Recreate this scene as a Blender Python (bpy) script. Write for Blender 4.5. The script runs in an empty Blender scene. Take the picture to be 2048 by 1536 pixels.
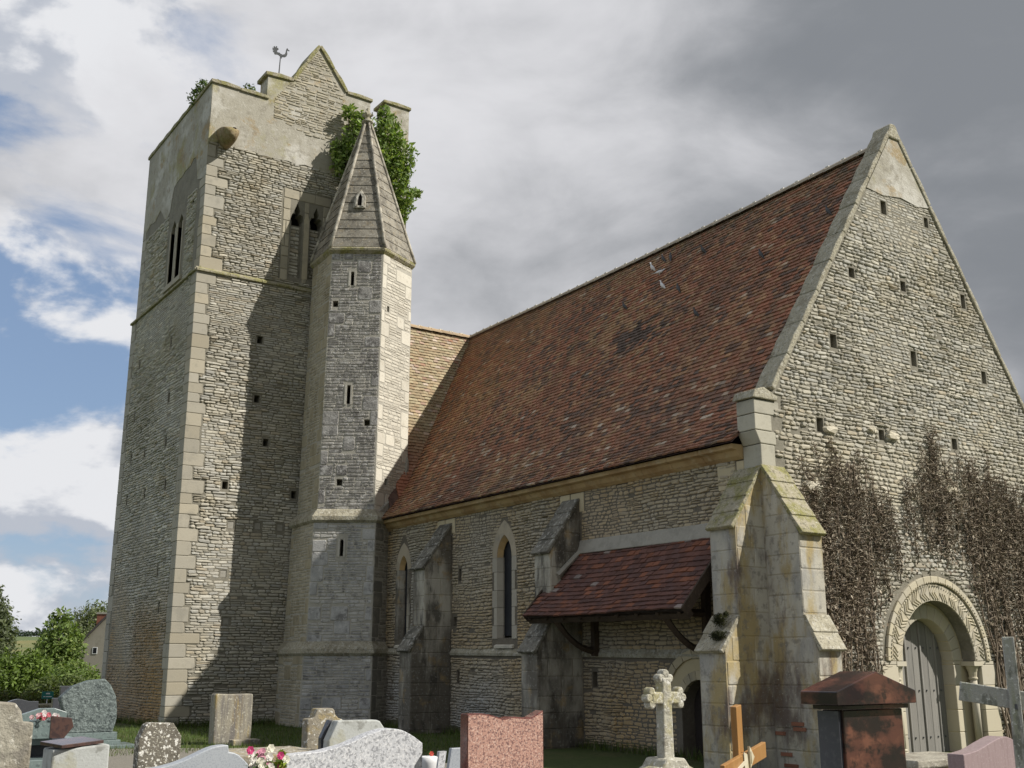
import bpy, bmesh, math, random
import numpy as np
from mathutils import Vector, Matrix, noise as mn
from mathutils.geometry import tessellate_polygon
random.seed(7); np.random.seed(7)
rad = math.radians
SC = bpy.context.scene
COL = SC.collection

# ------------------------------------------------------------------ camera
F_PX, YAW, PITCH, ROLL = 2193.95, 0.59955, 0.24963, -0.0017
EYE = np.array([-12.476, -11.502, 1.45])
_F = np.array([math.sin(YAW)*math.cos(PITCH), math.cos(YAW)*math.cos(PITCH), math.sin(PITCH)])
_R = np.array([math.cos(YAW), -math.sin(YAW), 0.0]); _U = np.cross(_R, _F)
_R, _U = _R*math.cos(ROLL)+_U*math.sin(ROLL), _U*math.cos(ROLL)-_R*math.sin(ROLL)
cam = bpy.data.cameras.new("camera"); cam.sensor_width = 36.0; cam.lens = F_PX/2048*36
cam.clip_start = 0.1; cam.clip_end = 5000
co = bpy.data.objects.new("camera", cam); COL.objects.link(co)
co.matrix_world = Matrix(((_R[0], _U[0], -_F[0], EYE[0]), (_R[1], _U[1], -_F[1], EYE[1]), (_R[2], _U[2], -_F[2], EYE[2]), (0, 0, 0, 1)))
SC.camera = co

# ------------------------------------------------------------------ light
SUN = Vector((1.0, -1.0, 1.3)).normalized()
sun = bpy.data.lights.new("sun", 'SUN'); sun.energy = 5.0; sun.angle = rad(0.53); sun.color = (1.0, 0.95, 0.87)
so = bpy.data.objects.new("sun", sun); COL.objects.link(so)
so.rotation_euler = (-SUN).to_track_quat('-Z', 'Y').to_euler(); so.location = (20, -20, 30)
SC.view_settings.view_transform = 'Standard'; SC.view_settings.look = 'None'
SC.view_settings.exposure = 0.35; SC.view_settings.gamma = 1.0
SC.view_settings.use_curve_mapping = False

# ------------------------------------------------------------------ node helpers
class NT:
    def __init__(s, tree): s.t = tree; s.n = tree.nodes; s.l = tree.links
    def node(s, typ, **kw):
        n = s.n.new(typ)
        for k, v in kw.items(): setattr(n, k, v)
        return n
    def put(s, sock, v):
        if isinstance(v, bpy.types.NodeSocket): s.l.new(v, sock)
        elif isinstance(v, (tuple, list)) and len(v) == 3 and len(sock.default_value) == 4: sock.default_value = (*v, 1)
        else: sock.default_value = v
    def math(s, op, a, b=0.0, c=0.0, clamp=False):
        n = s.node('ShaderNodeMath', operation=op); n.use_clamp = clamp
        s.put(n.inputs[0], a); s.put(n.inputs[1], b); s.put(n.inputs[2], c); return n.outputs[0]
    def mix(s, f, a, b, mode='MIX'):
        n = s.node('ShaderNodeMix', data_type='RGBA', blend_type=mode)
        s.put(n.inputs[0], f); s.put(n.inputs[6], a); s.put(n.inputs[7], b); return n.outputs[2]
    def noise(s, vec, scale, detail=4, rough=.55, dist=0.0):
        n = s.node('ShaderNodeTexNoise'); s.put(n.inputs['Vector'], vec)
        n.inputs['Scale'].default_value = scale; n.inputs['Detail'].default_value = detail
        n.inputs['Roughness'].default_value = rough; n.inputs['Distortion'].default_value = dist
        return n.outputs['Fac']
    def ramp(s, v, lo, hi, a=0.0, b=1.0):
        n = s.node('ShaderNodeMapRange'); n.interpolation_type = 'SMOOTHSTEP'
        s.put(n.inputs[0], v); n.inputs[1].default_value = lo; n.inputs[2].default_value = hi
        n.inputs[3].default_value = a; n.inputs[4].default_value = b; return n.outputs[0]
    def vmul(s, v, m):
        n = s.node('ShaderNodeVectorMath', operation='MULTIPLY'); s.put(n.inputs[0], v); n.inputs[1].default_value = m; return n.outputs[0]

# ------------------------------------------------------------------ sky: physical sky behind broken cloud that thickens to the east
w = bpy.data.worlds.new("World"); SC.world = w; w.use_nodes = True
T = NT(w.node_tree); T.n.clear()
SKY_STR = 0.067
sk = T.node('ShaderNodeTexSky', sky_type='NISHITA'); sk.sun_disc = False
sk.sun_elevation = math.asin(SUN.z); sk.sun_rotation = math.atan2(SUN.x, SUN.y)
sk.air_density = 1.0; sk.dust_density = 0.6; sk.ozone_density = 1.2
tc = T.node('ShaderNodeTexCoord'); sp = T.node('ShaderNodeSeparateXYZ'); T.l.new(tc.outputs['Generated'], sp.inputs[0])
dx, dy, dz = sp.outputs[0], sp.outputs[1], sp.outputs[2]
D = tc.outputs['Generated']
def dn(scale, mul=(1, 1, 1.6), off=(0, 0, 0), det=8, ro=.55, di=.3):
    v = T.node('ShaderNodeVectorMath', operation='ADD'); T.put(v.inputs[0], T.vmul(D, mul)); v.inputs[1].default_value = off
    return T.noise(v.outputs[0], scale, det, ro, di)
west = T.math('ADD', T.math('MULTIPLY', dx, -0.826), T.math('MULTIPLY', dy, 0.565))      # + where the sky clears
def lin(*terms):
    r = 0.0
    for t, c_ in terms: r = T.math('ADD', r, T.math('MULTIPLY', t, c_)) if t is not None else T.math('ADD', r, c_)
    return r
# broken cumulus on the clear side, lit from above
cn, cu = dn(8.5, (1, 1, 1.7), (3.1, 1.2, .4), 10, .54, .2), dn(8.5, (1, 1, 1.7), (3.13, 1.18, .47), 10, .54, .2)
cb_ = dn(2.6, (1, 1, 1.7), (7.7, 2.1, 4.4), 4)
covc = T.ramp(lin((cn, 1.0), (cb_, .85), (None, -.425)), .45, .57)
bric = T.ramp(lin((cn, 1.0), (cu, -1.0)), -.075, .07)
# high grey layer thickening to the east
hn, h2, h3 = dn(2.7, (1, 1, 1.9), (1.7, 5.2, 2.2), 10, .58, .35), dn(2.1, (1, 1, 2.2), (9.3, 3.4, 6.1), 7, .5, .4), dn(6.5, (1, 1, 2.0), (4.4, 8.8, 1.5), 9, .56, .4)
covh = T.ramp(lin((hn, 1.5), (west, -1.45), (dz, .80), (None, -.50)), -.08, .14)
brih = T.ramp(lin((h2, 2.9), (h3, 1.2), (west, 1.6), (None, -2.17)), -1.0, .66)
k = 10.0
sky_c = T.mix(0.45, sk.outputs[0], (0.40*k, 0.56*k, 0.86*k))
hz = T.ramp(dz, 0.0, 0.12, 0.5, 0.0)
col = T.mix(hz, sky_c, (0.55*k, 0.62*k, 0.74*k))
col = T.mix(covc, col, T.mix(bric, (0.58*k, 0.62*k, 0.70*k), (0.94*k, 0.95*k, 0.98*k)))
col = T.mix(covh, col, T.mix(brih, (0.28*k, 0.298*k, 0.325*k), (0.88*k, 0.88*k, 0.91*k)))
bg = T.node('ShaderNodeBackground'); T.put(bg.inputs[0], col); bg.inputs[1].default_value = SKY_STR
ow = T.node('ShaderNodeOutputWorld'); T.l.new(bg.outputs[0], ow.inputs[0])

# ------------------------------------------------------------------ materials
MATS = {}
def mat(name, base=(.4, .36, .28), layers=(), rough=.9, bump=None, spec=.25, metal=0.0, coat=0.0, trans=None):
    """base: colour or 'col' (per-piece colour attribute); layers: (scale, lo, hi, colour, amount, stretch)"""
    m = bpy.data.materials.new(name); m.use_nodes = True; t = NT(m.node_tree); t.n.clear()
    b = t.node('ShaderNodeBsdfPrincipled'); o = t.node('ShaderNodeOutputMaterial'); t.l.new(b.outputs[0], o.inputs[0])
    tx = t.node('ShaderNodeTexCoord').outputs['Object']
    if base == 'col':
        a = t.node('ShaderNodeAttribute', attribute_name='col'); c = a.outputs['Color']
    else: c = (*base, 1)
    for L in layers:
        sc, lo, hi, colr, amt = L[:5]; st = L[5] if len(L) > 5 else (1, 1, 1)
        off = t.node('ShaderNodeVectorMath', operation='ADD'); t.put(off.inputs[0], t.vmul(tx, st)); off.inputs[1].default_value = (sc*3.1, sc*1.7, 9.2*len(t.n))
        f = t.ramp(t.noise(off.outputs[0], sc, 7, .62), lo, hi, 0, amt)
        mode = L[6] if len(L) > 6 else 'MIX'
        c = t.mix(f, c, (*colr, 1), mode)
    t.put(b.inputs['Base Color'], c)
    b.inputs['Roughness'].default_value = rough; b.inputs['Specular IOR Level'].default_value = spec
    b.inputs['Metallic'].default_value = metal; b.inputs['Coat Weight'].default_value = coat
    if trans: b.inputs['Transmission Weight'].default_value = trans
    if bump:
        bp = t.node('ShaderNodeBump'); bp.inputs['Strength'].default_value = bump[1]; bp.inputs['Distance'].default_value = bump[2]
        t.put(bp.inputs['Height'], t.noise(tx, bump[0], 6, .65)); t.l.new(bp.outputs[0], b.inputs['Normal'])
    MATS[name] = m; return m
def leafmat(name, c1, c2, dead=False):
    m = bpy.data.materials.new(name); m.use_nodes = True; t = NT(m.node_tree); t.n.clear()
    d = t.node('ShaderNodeBsdfPrincipled'); tr = t.node('ShaderNodeBsdfTranslucent'); mx = t.node('ShaderNodeMixShader'); o = t.node('ShaderNodeOutputMaterial')
    a = t.node('ShaderNodeAttribute', attribute_name='col')
    t.l.new(a.outputs['Color'], d.inputs['Base Color']); d.inputs['Roughness'].default_value = .6; d.inputs['Specular IOR Level'].default_value = .3
    t.put(tr.inputs['Color'], t.mix(1.0, a.outputs['Color'], (1.5, 1.6, .7, 1), 'MULTIPLY')); mx.inputs[0].default_value = .28
    t.l.new(d.outputs[0], mx.inputs[1]); t.l.new(tr.outputs[0], mx.inputs[2]); t.l.new(mx.outputs[0], o.inputs[0]); MATS[name] = m; return m

LICH = (.55, .53, .47); GRIME = (.085, .08, .072); OCHRE = (.36, .25, .09); MOSS = (.13, .13, .035)
mat('rubble', 'col', [(.45, .46, .64, (.36, .34, .29), .4), (.7, .52, .66, (.42, .35, .22), .35), (14, .42, .7, (.25, .23, .19), .45), (2.2, .52, .75, (.30, .29, .25), .45), (38, .55, .72, LICH, .35)], bump=(45, .5, .01))
mat('mortar', (.215, .20, .16), [(3, .4, .7, (.14, .13, .10), .7), (20, .5, .7, (.30, .28, .235), .5)], bump=(30, .6, .015))
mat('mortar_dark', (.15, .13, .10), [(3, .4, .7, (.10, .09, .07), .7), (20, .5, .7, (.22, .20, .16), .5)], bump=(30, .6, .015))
mat('ashlar', 'col', [(3.2, .5, .72, (.22, .21, .18), .5), (18, .5, .75, (.30, .27, .2), .4), (50, .58, .7, LICH, .3)], bump=(35, .35, .008))
mat('ashlar_clean', 'col', [(3, .5, .75, (.40, .34, .22), .4), (25, .55, .75, (.34, .29, .2), .3)], bump=(40, .25, .006))
mat('buttress_stone', 'col', [(3.1, .45, .66, (.25, .25, .245), .7, (1, 1, .4)), (1.8, .47, .60, (.33, .25, .10), .8, (1, 1, .35)), (1.5, .52, .64, (.11, .08, .07), .85, (1, 1, .4)), (9, .52, .66, (.17, .16, .14), .6), (30, .6, .7, (.55, .55, .5), .5)], bump=(35, .5, .01))
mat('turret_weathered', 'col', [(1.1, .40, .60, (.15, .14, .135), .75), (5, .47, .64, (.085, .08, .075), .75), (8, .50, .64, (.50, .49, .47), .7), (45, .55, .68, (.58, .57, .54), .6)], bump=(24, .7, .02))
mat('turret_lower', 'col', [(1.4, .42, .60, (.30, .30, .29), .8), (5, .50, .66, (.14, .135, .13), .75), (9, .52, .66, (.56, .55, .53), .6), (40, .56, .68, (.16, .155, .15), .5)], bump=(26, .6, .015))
mat('mortar_pale', (.40, .38, .325), [(3, .4, .7, (.29, .275, .235), .7), (20, .5, .7, (.48, .46, .40), .5)], bump=(30, .6, .012))
mat('turret_pale', 'col', [(2.5, .5, .7, (.40, .37, .30), .5), (12, .55, .7, (.32, .28, .21), .4)], bump=(30, .5, .012))
mat('turret_tan', 'col', [(2.0, .45, .7, (.21, .18, .11), .6, (1, 1, .4)), (12, .5, .7, (.14, .13, .11), .5)], bump=(30, .5, .012))
mat('render_coat', (.35, .33, .275), [(.8, .47, .62, (.52, .505, .46), .85), (.9, .50, .64, (.27, .25, .10), .75), (1.6, .56, .66, (.31, .22, .10), .7), (5, .50, .68, (.23, .21, .17), .65), (12, .55, .68, (.55, .53, .48), .4), (40, .62, .7, (.10, .09, .07), .6)], bump=(22, .6, .02))
mat('spire_stone', 'col', [(1.8, .42, .62, (.12, .11, .09), .8), (6, .48, .64, (.075, .068, .055), .7), (9, .53, .66, (.27, .22, .14), .5), (26, .55, .66, (.46, .45, .41), .6)], bump=(26, .6, .015))
mat('coping_moss', (.33, .30, .22), [(4, .40, .62, (.21, .20, .065), .9), (16, .5, .66, (.11, .10, .06), .7), (40, .58, .66, LICH, .7)], bump=(18, .9, .03))
mat('coping_dark', (.20, .19, .16), [(3, .42, .60, (.09, .085, .07), .85), (11, .54, .62, (.40, .39, .35), .8), (30, .55, .64, (.06, .055, .045), .7)], bump=(20, .9, .03))
mat('coping_lichen', (.36, .335, .255), [(3, .45, .62, (.23, .205, .145), .8), (13, .5, .62, (.46, .44, .37), .75), (30, .55, .64, (.09, .085, .07), .7)], bump=(20, .9, .03))
mat('cornice', (.42, .30, .155), [(1.5, .42, .62, (.30, .19, .09), .85), (5, .5, .68, (.46, .38, .25), .6), (9, .55, .7, (.20, .15, .09), .6)], bump=(20, .4, .01))
mat('cement', (.31, .295, .255), [(3, .45, .7, (.21, .20, .17), .7), (16, .5, .7, (.37, .35, .30), .5)], bump=(25, .5, .01))
mat('tile', 'col', [(30, .5, .72, (.08, .065, .055), .3), (60, .60, .7, (.42, .40, .36), .35)], rough=.85, bump=(60, .5, .006))
mat('tile_base', (.13, .08, .062), [(5, .4, .7, (.03, .02, .018), .6)])
mat('ridge_tile', 'col', [(8, .5, .7, (.34, .33, .30), .6), (30, .5, .7, (.14, .12, .10), .5)], bump=(30, .5, .01))
mat('opening_dark', (.012, .011, .010), rough=1.0, spec=0.0)  # near-black plates paint the darkness inside openings
mat('glass', (.012, .013, .016), [(3, .4, .7, (.028, .03, .034), .6)], rough=.4, spec=.15)
mat('door_wood', 'col', [(3, .45, .7, (.13, .13, .125), .7, (14, 14, .5)), (22, .5, .7, (.27, .265, .25), .5, (3, 3, .15))], rough=.85, bump=(30, .4, .006))
mat('old_oak', (.062, .045, .032), [(6, .4, .7, (.035, .027, .02), .8, (1, 1, .3)), (30, .55, .7, (.13, .105, .08), .5)], bump=(40, .4, .006))
mat('dark_door', (.035, .028, .024), [(6, .4, .7, (.02, .016, .014), .8)])
mat('iron', (.10, .105, .11), [(20, .5, .7, (.22, .22, .22), .5)], rough=.55, metal=.2)
mat('ivy_stem', 'col', [(20, .5, .7, (.10, .08, .06), .5)], rough=.9)
mat('granite_grey', (.47, .48, .50), [(55, .50, .56, (.19, .195, .21), .75), (75, .53, .59, (.70, .70, .70), .6)], rough=.55, spec=.4, bump=(60, .3, .004))
mat('granite_light', (.33, .355, .385), [(90, .5, .58, (.22, .245, .28), .8), (3, .4, .7, (.38, .40, .42), .5)], rough=.45, spec=.4)
mat('granite_pink', (.42, .245, .195), [(60, .50, .56, (.15, .085, .08), .85), (80, .54, .6, (.62, .45, .37), .75)], rough=.32, spec=.5)
mat('granite_pink_pol', (.17, .065, .055), [(60, .50, .56, (.07, .03, .03), .8), (3, .4, .7, (.10, .04, .035), .7)], rough=.12, spec=.5)
mat('granite_swirl', (.095, .042, .032), [(5, .50, .64, (.17, .075, .05), .7, (1, 1, 1.6)), (2.6, .44, .58, (.016, .014, .015), .92, (1, 1, 1.8)), (9, .54, .64, (.018, .015, .015), .8)], rough=.13, spec=.5)
mat('granite_green', (.135, .165, .16), [(11, .47, .60, (.055, .072, .072), .85, (1, 1, .8)), (24, .52, .62, (.24, .285, .275), .7)], rough=.6, spec=.35, bump=(14, 1.0, .05))
mat('granite_green_pol', (.15, .19, .185), [(20, .5, .62, (.08, .10, .10), .7), (40, .55, .65, (.24, .29, .28), .6)], rough=.25, spec=.5)
mat('granite_dark', (.055, .058, .068), [(30, .5, .65, (.09, .092, .10), .6)], rough=.18, spec=.5)
mat('granite_brown', (.085, .05, .042), [(14, .45, .62, (.045, .032, .032), .8)], rough=.2, spec=.5)
mat('granite_rose_grey', (.31, .235, .24), [(8, .45, .65, (.25, .185, .19), .7, (6, 6, .6)), (70, .55, .62, (.40, .33, .33), .6)], rough=.3, spec=.45)
mat('old_grave', (.26, .235, .185), [(3, .45, .66, (.15, .13, .10), .8, (1, 1, .4)), (9, .50, .64, (.34, .26, .11), .55), (22, .56, .63, (.66, .65, .60), .9)], bump=(24, .8, .02))
mat('old_grave_lichen', (.155, .142, .115), [(6, .45, .66, (.09, .082, .065), .8), (26, .565, .60, (.72, .71, .66), .95), (48, .58, .62, (.62, .60, .50), .8)], bump=(24, .8, .02))
mat('grave_slab_pale', (.33, .31, .255), [(2.2, .45, .60, (.19, .17, .135), .88), (7, .52, .64, (.19, .175, .15), .8), (26, .56, .64, (.50, .48, .42), .8)], bump=(26, .8, .02))
mat('stele_streak', (.30, .275, .215), [(5, .44, .60, (.14, .13, .125), .85, (1, 1, .10)), (4, .53, .66, (.40, .29, .09), .8, (1, 1, .12)), (24, .57, .63, (.52, .50, .42), .6)], bump=(24, .7, .015))
mat('concrete_pale', (.40, .415, .40), [(3, .48, .68, (.28, .285, .26), .75), (9, .54, .64, (.17, .17, .15), .6), (5, .52, .68, (.33, .32, .23), .6), (40, .58, .66, (.24, .24, .22), .5)], bump=(30, .5, .01))
mat('cross_stone', (.40, .385, .32), [(5, .47, .63, (.35, .315, .16), .75), (11, .50, .64, (.22, .205, .165), .75), (28, .56, .63, (.66, .65, .60), .75)], bump=(26, .9, .02))
mat('new_oak', (.33, .18, .065), [(5, .4, .7, (.28, .125, .035), .8, (4, 4, .5)), (16, .5, .7, (.43, .235, .08), .6, (3, 3, .3))], rough=.38, spec=.45)
mat('old_wood', (.36, .36, .33), [(6, .48, .68, (.24, .26, .16), .6, (3, 3, .3)), (20, .50, .63, (.15, .155, .13), .8, (1, 1, .4)), (40, .57, .63, (.56, .57, .53), .85)], bump=(30, .9, .01))
mat('paper', (.55, .50, .38), [(6, .45, .65, (.40, .34, .20), .7)], rough=.6)
mat('paint_white', (.66, .67, .68), rough=.5)
mat('sign_green', (.02, .16, .145), rough=.45)
mat('plaster_beige', (.27, .25, .21), [(2, .45, .7, (.21, .195, .16), .6)], bump=(20, .4, .01))
mat('slate', (.075, .065, .065), [(6, .45, .7, (.05, .045, .048), .8)])
mat('brick', (.23, .095, .065), [(6, .45, .7, (.15, .07, .05), .8)])
mat('brick_old', 'col', [(12, .5, .7, (.16, .07, .05), .6)], bump=(40, .5, .008))
mat('grass_ground', (.060, .085, .022), [(1.2, .42, .66, (.085, .09, .035), .8), (9, .48, .68, (.035, .052, .014), .8)], bump=(20, 1, .05))
mat('gravel', (.24, .225, .19), [(50, .45, .62, (.18, .165, .14), .8), (2, .45, .7, (.24, .22, .18), .6)], bump=(60, 1, .03))
mat('field', (.095, .125, .045), [(.012, .45, .6, (.19, .165, .065), .8), (.3, .45, .7, (.07, .10, .035), .6)])
mat('bark', (.10, .082, .06), [(8, .45, .66, (.055, .045, .035), .8)], bump=(20, .9, .02))
mat('pigeon_white', (.74, .74, .76), [(12, .5, .7, (.62, .62, .65), .5)], rough=.7)
mat('pigeon_grey', (.085, .085, .09), [(12, .5, .7, (.045, .046, .05), .6)], rough=.7)
mat('crow_black', (.02, .02, .024), rough=.6)
mat('gargoyle_rust', (.25, .19, .11), [(4, .45, .62, (.20, .18, .07), .8), (8, .5, .64, (.30, .25, .17), .6), (14, .5, .66, (.11, .08, .045), .7)], bump=(20, .7, .02))
mat('petal', 'col', rough=.6); leafmat('leaf', 0, 0)

# ------------------------------------------------------------------ mesh helpers
class MB:
    def __init__(s): s.v = []; s.f = []; s.c = []; s.n = 0
    def add(s, verts, faces, col=(1, 1, 1)):
        verts = np.asarray(verts, float); s.v.append(verts); o = s.n
        s.f.extend([tuple(i+o for i in f) for f in faces]); s.n += len(verts)
        s.c.append(np.tile(np.array([*col, 1.0]), (len(verts), 1))); return s
    def box(s, a, b, col=(1, 1, 1), M=None):
        x0, y0, z0 = a; x1, y1, z1 = b
        v = np.array([(x0, y0, z0), (x1, y0, z0), (x1, y1, z0), (x0, y1, z0), (x0, y0, z1), (x1, y0, z1), (x1, y1, z1), (x0, y1, z1)], float)
        if M is not None: v = v@np.array(M)[:3, :3].T+np.array(M)[:3, 3]
        return s.add(v, [(0, 3, 2, 1), (4, 5, 6, 7), (0, 1, 5, 4), (1, 2, 6, 5), (2, 3, 7, 6), (3, 0, 4, 7)], col)
    def prism(s, poly, fr, w0, w1, col=(1, 1, 1)):
        """polygon in (u,v) of a frame, from depth w0 to w1"""
        n = len(poly); p = np.array(poly, float)
        A = fr(p[:, 0], p[:, 1], np.full(n, w0)); B = fr(p[:, 0], p[:, 1], np.full(n, w1))
        return s.add(np.vstack([A, B]), [tuple(range(n))[::-1], tuple(range(n, 2*n))]+[(i, (i+1) % n, n+(i+1) % n, n+i) for i in range(n)], col)
    def tube(s, pts, r, k=6, col=(1, 1, 1), cap=True):
        pts = [Vector(p) for p in pts]; r = r if isinstance(r, (list, tuple)) else [r]*len(pts); V = []; F = []
        for i, p in enumerate(pts):
            d = (pts[min(i+1, len(pts)-1)]-pts[max(i-1, 0)]).normalized()
            a = d.cross(Vector((0, 0, 1)) if abs(d.z) < .9 else Vector((1, 0, 0))).normalized(); b = d.cross(a)
            for j in range(k):
                t = 2*math.pi*j/k; V.append(p+(a*math.cos(t)+b*math.sin(t))*r[i])
        for i in range(len(pts)-1):
            for j in range(k): F.append((i*k+j, i*k+(j+1) % k, (i+1)*k+(j+1) % k, (i+1)*k+j))
        if cap: F += [tuple(range(k))[::-1], tuple(range((len(pts)-1)*k, len(pts)*k))]
        return s.add(V, F, col)
    def lathe(s, prof, c, k=16, col=(1, 1, 1)):
        V = []; F = []
        for r, z in prof:
            for j in range(k): t = 2*math.pi*j/k; V.append((c[0]+r*math.cos(t), c[1]+r*math.sin(t), c[2]+z))
        for i in range(len(prof)-1):
            for j in range(k): F.append((i*k+j, i*k+(j+1) % k, (i+1)*k+(j+1) % k, (i+1)*k+j))
        F += [tuple(range(k))[::-1], tuple(range((len(prof)-1)*k, len(prof)*k))]
        return s.add(V, F, col)
    def build(s, name, m, parent=None, smooth=False, bevel=0, loc=None):
        me = bpy.data.meshes.new(name); v = np.vstack(s.v) if s.v else np.zeros((0, 3))
        if loc is not None: v = v-np.array(loc)
        me.from_pydata(v.tolist(), [], s.f)
        c = np.vstack(s.c); at = me.attributes.new('col', 'FLOAT_COLOR', 'POINT'); at.data.foreach_set('color', c.astype(np.float32).ravel())
        me.materials.append(MATS[m])
        if smooth: me.polygons.foreach_set('use_smooth', [True]*len(me.polygons))
        o = bpy.data.objects.new(name, me); COL.objects.link(o)
        if loc is not None: o.location = loc
        if parent: o.parent = parent
        if bevel:
            md = o.modifiers.new('bevel', 'BEVEL'); md.width = bevel; md.segments = 2; md.limit_method = 'ANGLE'; md.angle_limit = rad(40)
        me.update(); return o
def tag(o, label, cat, group=None):
    o['label'] = label; o['category'] = cat; o['kind'] = 'thing'
    if group: o['group'] = group
    return o
def empty(name, loc, label, cat, group=None):
    o = bpy.data.objects.new(name, None); COL.objects.link(o); o.location = loc; o.empty_display_size = .2
    return tag(o, label, cat, group)
def kids(o, *ch):                     # parent meshes already built in world coordinates
    for c in ch: c.parent = o; c.matrix_parent_inverse = Matrix.Translation(-Vector(o.location))
def struct(o): o['kind'] = 'structure'; return o
def stuff(o): o['kind'] = 'stuff'; return o
def U(a, b): return random.uniform(a, b)
def nz(x, y, z=0.0, s=1.0): return mn.noise(Vector((x*s+31.7, y*s+12.3, z*s+5.1)))
def mixc(a, b, t): t = min(1, max(0, t)); return tuple(a[i]*(1-t)+b[i]*t for i in range(3))
def mulc(a, f): return tuple(x*f for x in a)
def frame(O, Uv, Vv, Nv):
    O, Uv, Vv, Nv = [np.array(x, float) for x in (O, Uv, Vv, Nv)]; Nv /= np.linalg.norm(Nv)
    def f(u, v, w): return O+np.outer(np.atleast_1d(u), Uv)+np.outer(np.atleast_1d(v), Vv)+np.outer(np.atleast_1d(w), Nv)
    return f
def projpx(X):
    d = np.asarray(X)-EYE; z = d@_F; return np.stack([1024+F_PX*(d@_R)/z, 768-F_PX*(d@_U)/z], 1), z

def wall_face(mb, fr, outer, holes=(), col=(1, 1, 1)):
    """a wall sheet with real openings: holes = (polygon, depth, back?)"""
    loops = [[Vector((a, b, 0)) for a, b in outer]]+[[Vector((a, b, 0)) for a, b in h[0]] for h in holes]
    flat = np.array([(p.x, p.y) for l in loops for p in l]); tris = tessellate_polygon(loops)
    mb.add(fr(flat[:, 0], flat[:, 1], np.zeros(len(flat))), [tuple(t) for t in tris], col)
    for h in holes:
        p = np.array(h[0], float); n = len(p); d = h[1]
        V = np.vstack([fr(p[:, 0], p[:, 1], np.zeros(n)), fr(p[:, 0], p[:, 1], np.full(n, -d))])
        F = [(i, (i+1) % n, n+(i+1) % n, n+i) for i in range(n)]
        if len(h) < 3 or h[2]: F.append(tuple(range(n, 2*n)))
        mb.add(V, F, col)
def rect(u0, u1, v0, v1): return [(u0, v0), (u1, v0), (u1, v1), (u0, v1)]
def hole(u, v, w=.15, h=.2): return rect(u-w/2, u+w/2, v-h/2, v+h/2)
def inrect(u, v, r, g=0.0): return (u > r[0]-g) & (u < r[1]+g) & (v > r[2]-g) & (v < r[3]+g)

def rubble(fr, allowed, box, ch, ln, gap=.013, proud=(.012, .03), jit=.10, cut=.22, colfn=None, wav=.02, bond=True, vlist=None):
    """courses of separate stones filling the allowed part of a wall"""
    u0, u1, v0, v1 = box; out = []; v = v0; vi = 0
    us = np.arange(u0, u1+.001, .02)
    while v < v1-.02:
        h = (U(*ch)*(1+.35*nz(0, v, 7, 1.3)) if wav > .02 else U(*ch)) if vlist is None else vlist[vi % len(vlist)]; vi += 1
        if v1-(v+h) < ch[0]*.5: h = v1-v
        ok = allowed(us, np.full(len(us), v+.012)) & allowed(us, np.full(len(us), v+h-.012)) & allowed(us, np.full(len(us), v+h*.5))
        i = 0
        while i < len(us):
            if not ok[i]: i += 1; continue
            j = i
            while j+1 < len(us) and ok[j+1]: j += 1
            a, b = us[i], us[j]; u = a
            if b-a > .05:
                if random.random() < .5: u = a-U(0, ln[0]*.6)
                while u < b-.03:
                    l = U(*ln)*U(.75, 1.3)
                    if b-(u+l) < ln[0]*.55: l = b-u
                    s0, s1 = max(u, a), u+l
                    if s1-s0 > .04:
                        if wav > .02 and random.random() < .012: u += l; continue
                        if bond and h > ch[0]*1.15 and l > .16 and random.random() < .12:
                            hm = h*U(.4, .6); out.append(_stone(fr, s0, s1, v, v+hm, gap, proud, jit, cut, colfn, wav)); out.append(_stone(fr, s0, s1, v+hm, v+h, gap, proud, jit, cut, colfn, wav))
                        else: out.append(_stone(fr, s0, s1, v, v+h, gap, proud, jit, cut, colfn, wav))
                    u += l
            i = j+1
        v += h
    return out
RING = [(i, (i+1) % 8, 8+(i+1) % 8, 8+i) for i in range(8)]+[(8+i, 8+(i+1) % 8, 16) for i in range(8)]
def _stone(fr, u0, u1, v0, v1, gap, proud, jit, cut, colfn, wav):
    g = gap*.5*U(.7, 1.5); gu = g*.6 if wav else g; u0 += gu; u1 -= gu; v0 += g; v1 -= g; h = max(v1-v0, .01); wd = max(u1-u0, .01); c = min(h, wd)*cut*U(.6, 1.4)
    r = np.array([(u0+c, v0), (u1-c, v0), (u1, v0+c), (u1, v1-c), (u1-c, v1), (u0+c, v1), (u0, v1-c), (u0, v0+c)])
    r += np.random.uniform(-1, 1, (8, 2))*jit*min(h, .2)*np.array([1, .8])
    ctr = r.mean(0); ins = np.array([min(.014, wd*.14), min(.014, h*.16)])
    f = r-np.sign(r-ctr)*ins; p = U(*proud)
    if wav > .02: p = p*min(1.25, max(.22, 1.0-1.7*nz(ctr[0], ctr[1], 41, .55)))
    if wav:
        dv = wav*(nz(ctr[0], ctr[1], 0, .8)+.7*nz(ctr[0], ctr[1], 3, 2.0)); ti = random.gauss(0, .035); r = r+np.c_[np.zeros(8), (r[:, 0]-ctr[0])*ti]; f = f+np.c_[np.zeros(8), (f[:, 0]-ctr[0])*ti]; r = r+(0, dv); f = f+(0, dv); ctr = ctr+(0, dv)
    wf = p+np.random.uniform(-.2, .2, 8)*p
    V = fr(np.r_[r[:, 0], f[:, 0], ctr[0]], np.r_[r[:, 1], f[:, 1], ctr[1]], np.r_[np.full(8, -.006), wf, p*1.15])
    return V, RING, colfn(ctr[0], ctr[1]) if colfn else (.4, .36, .28)
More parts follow.
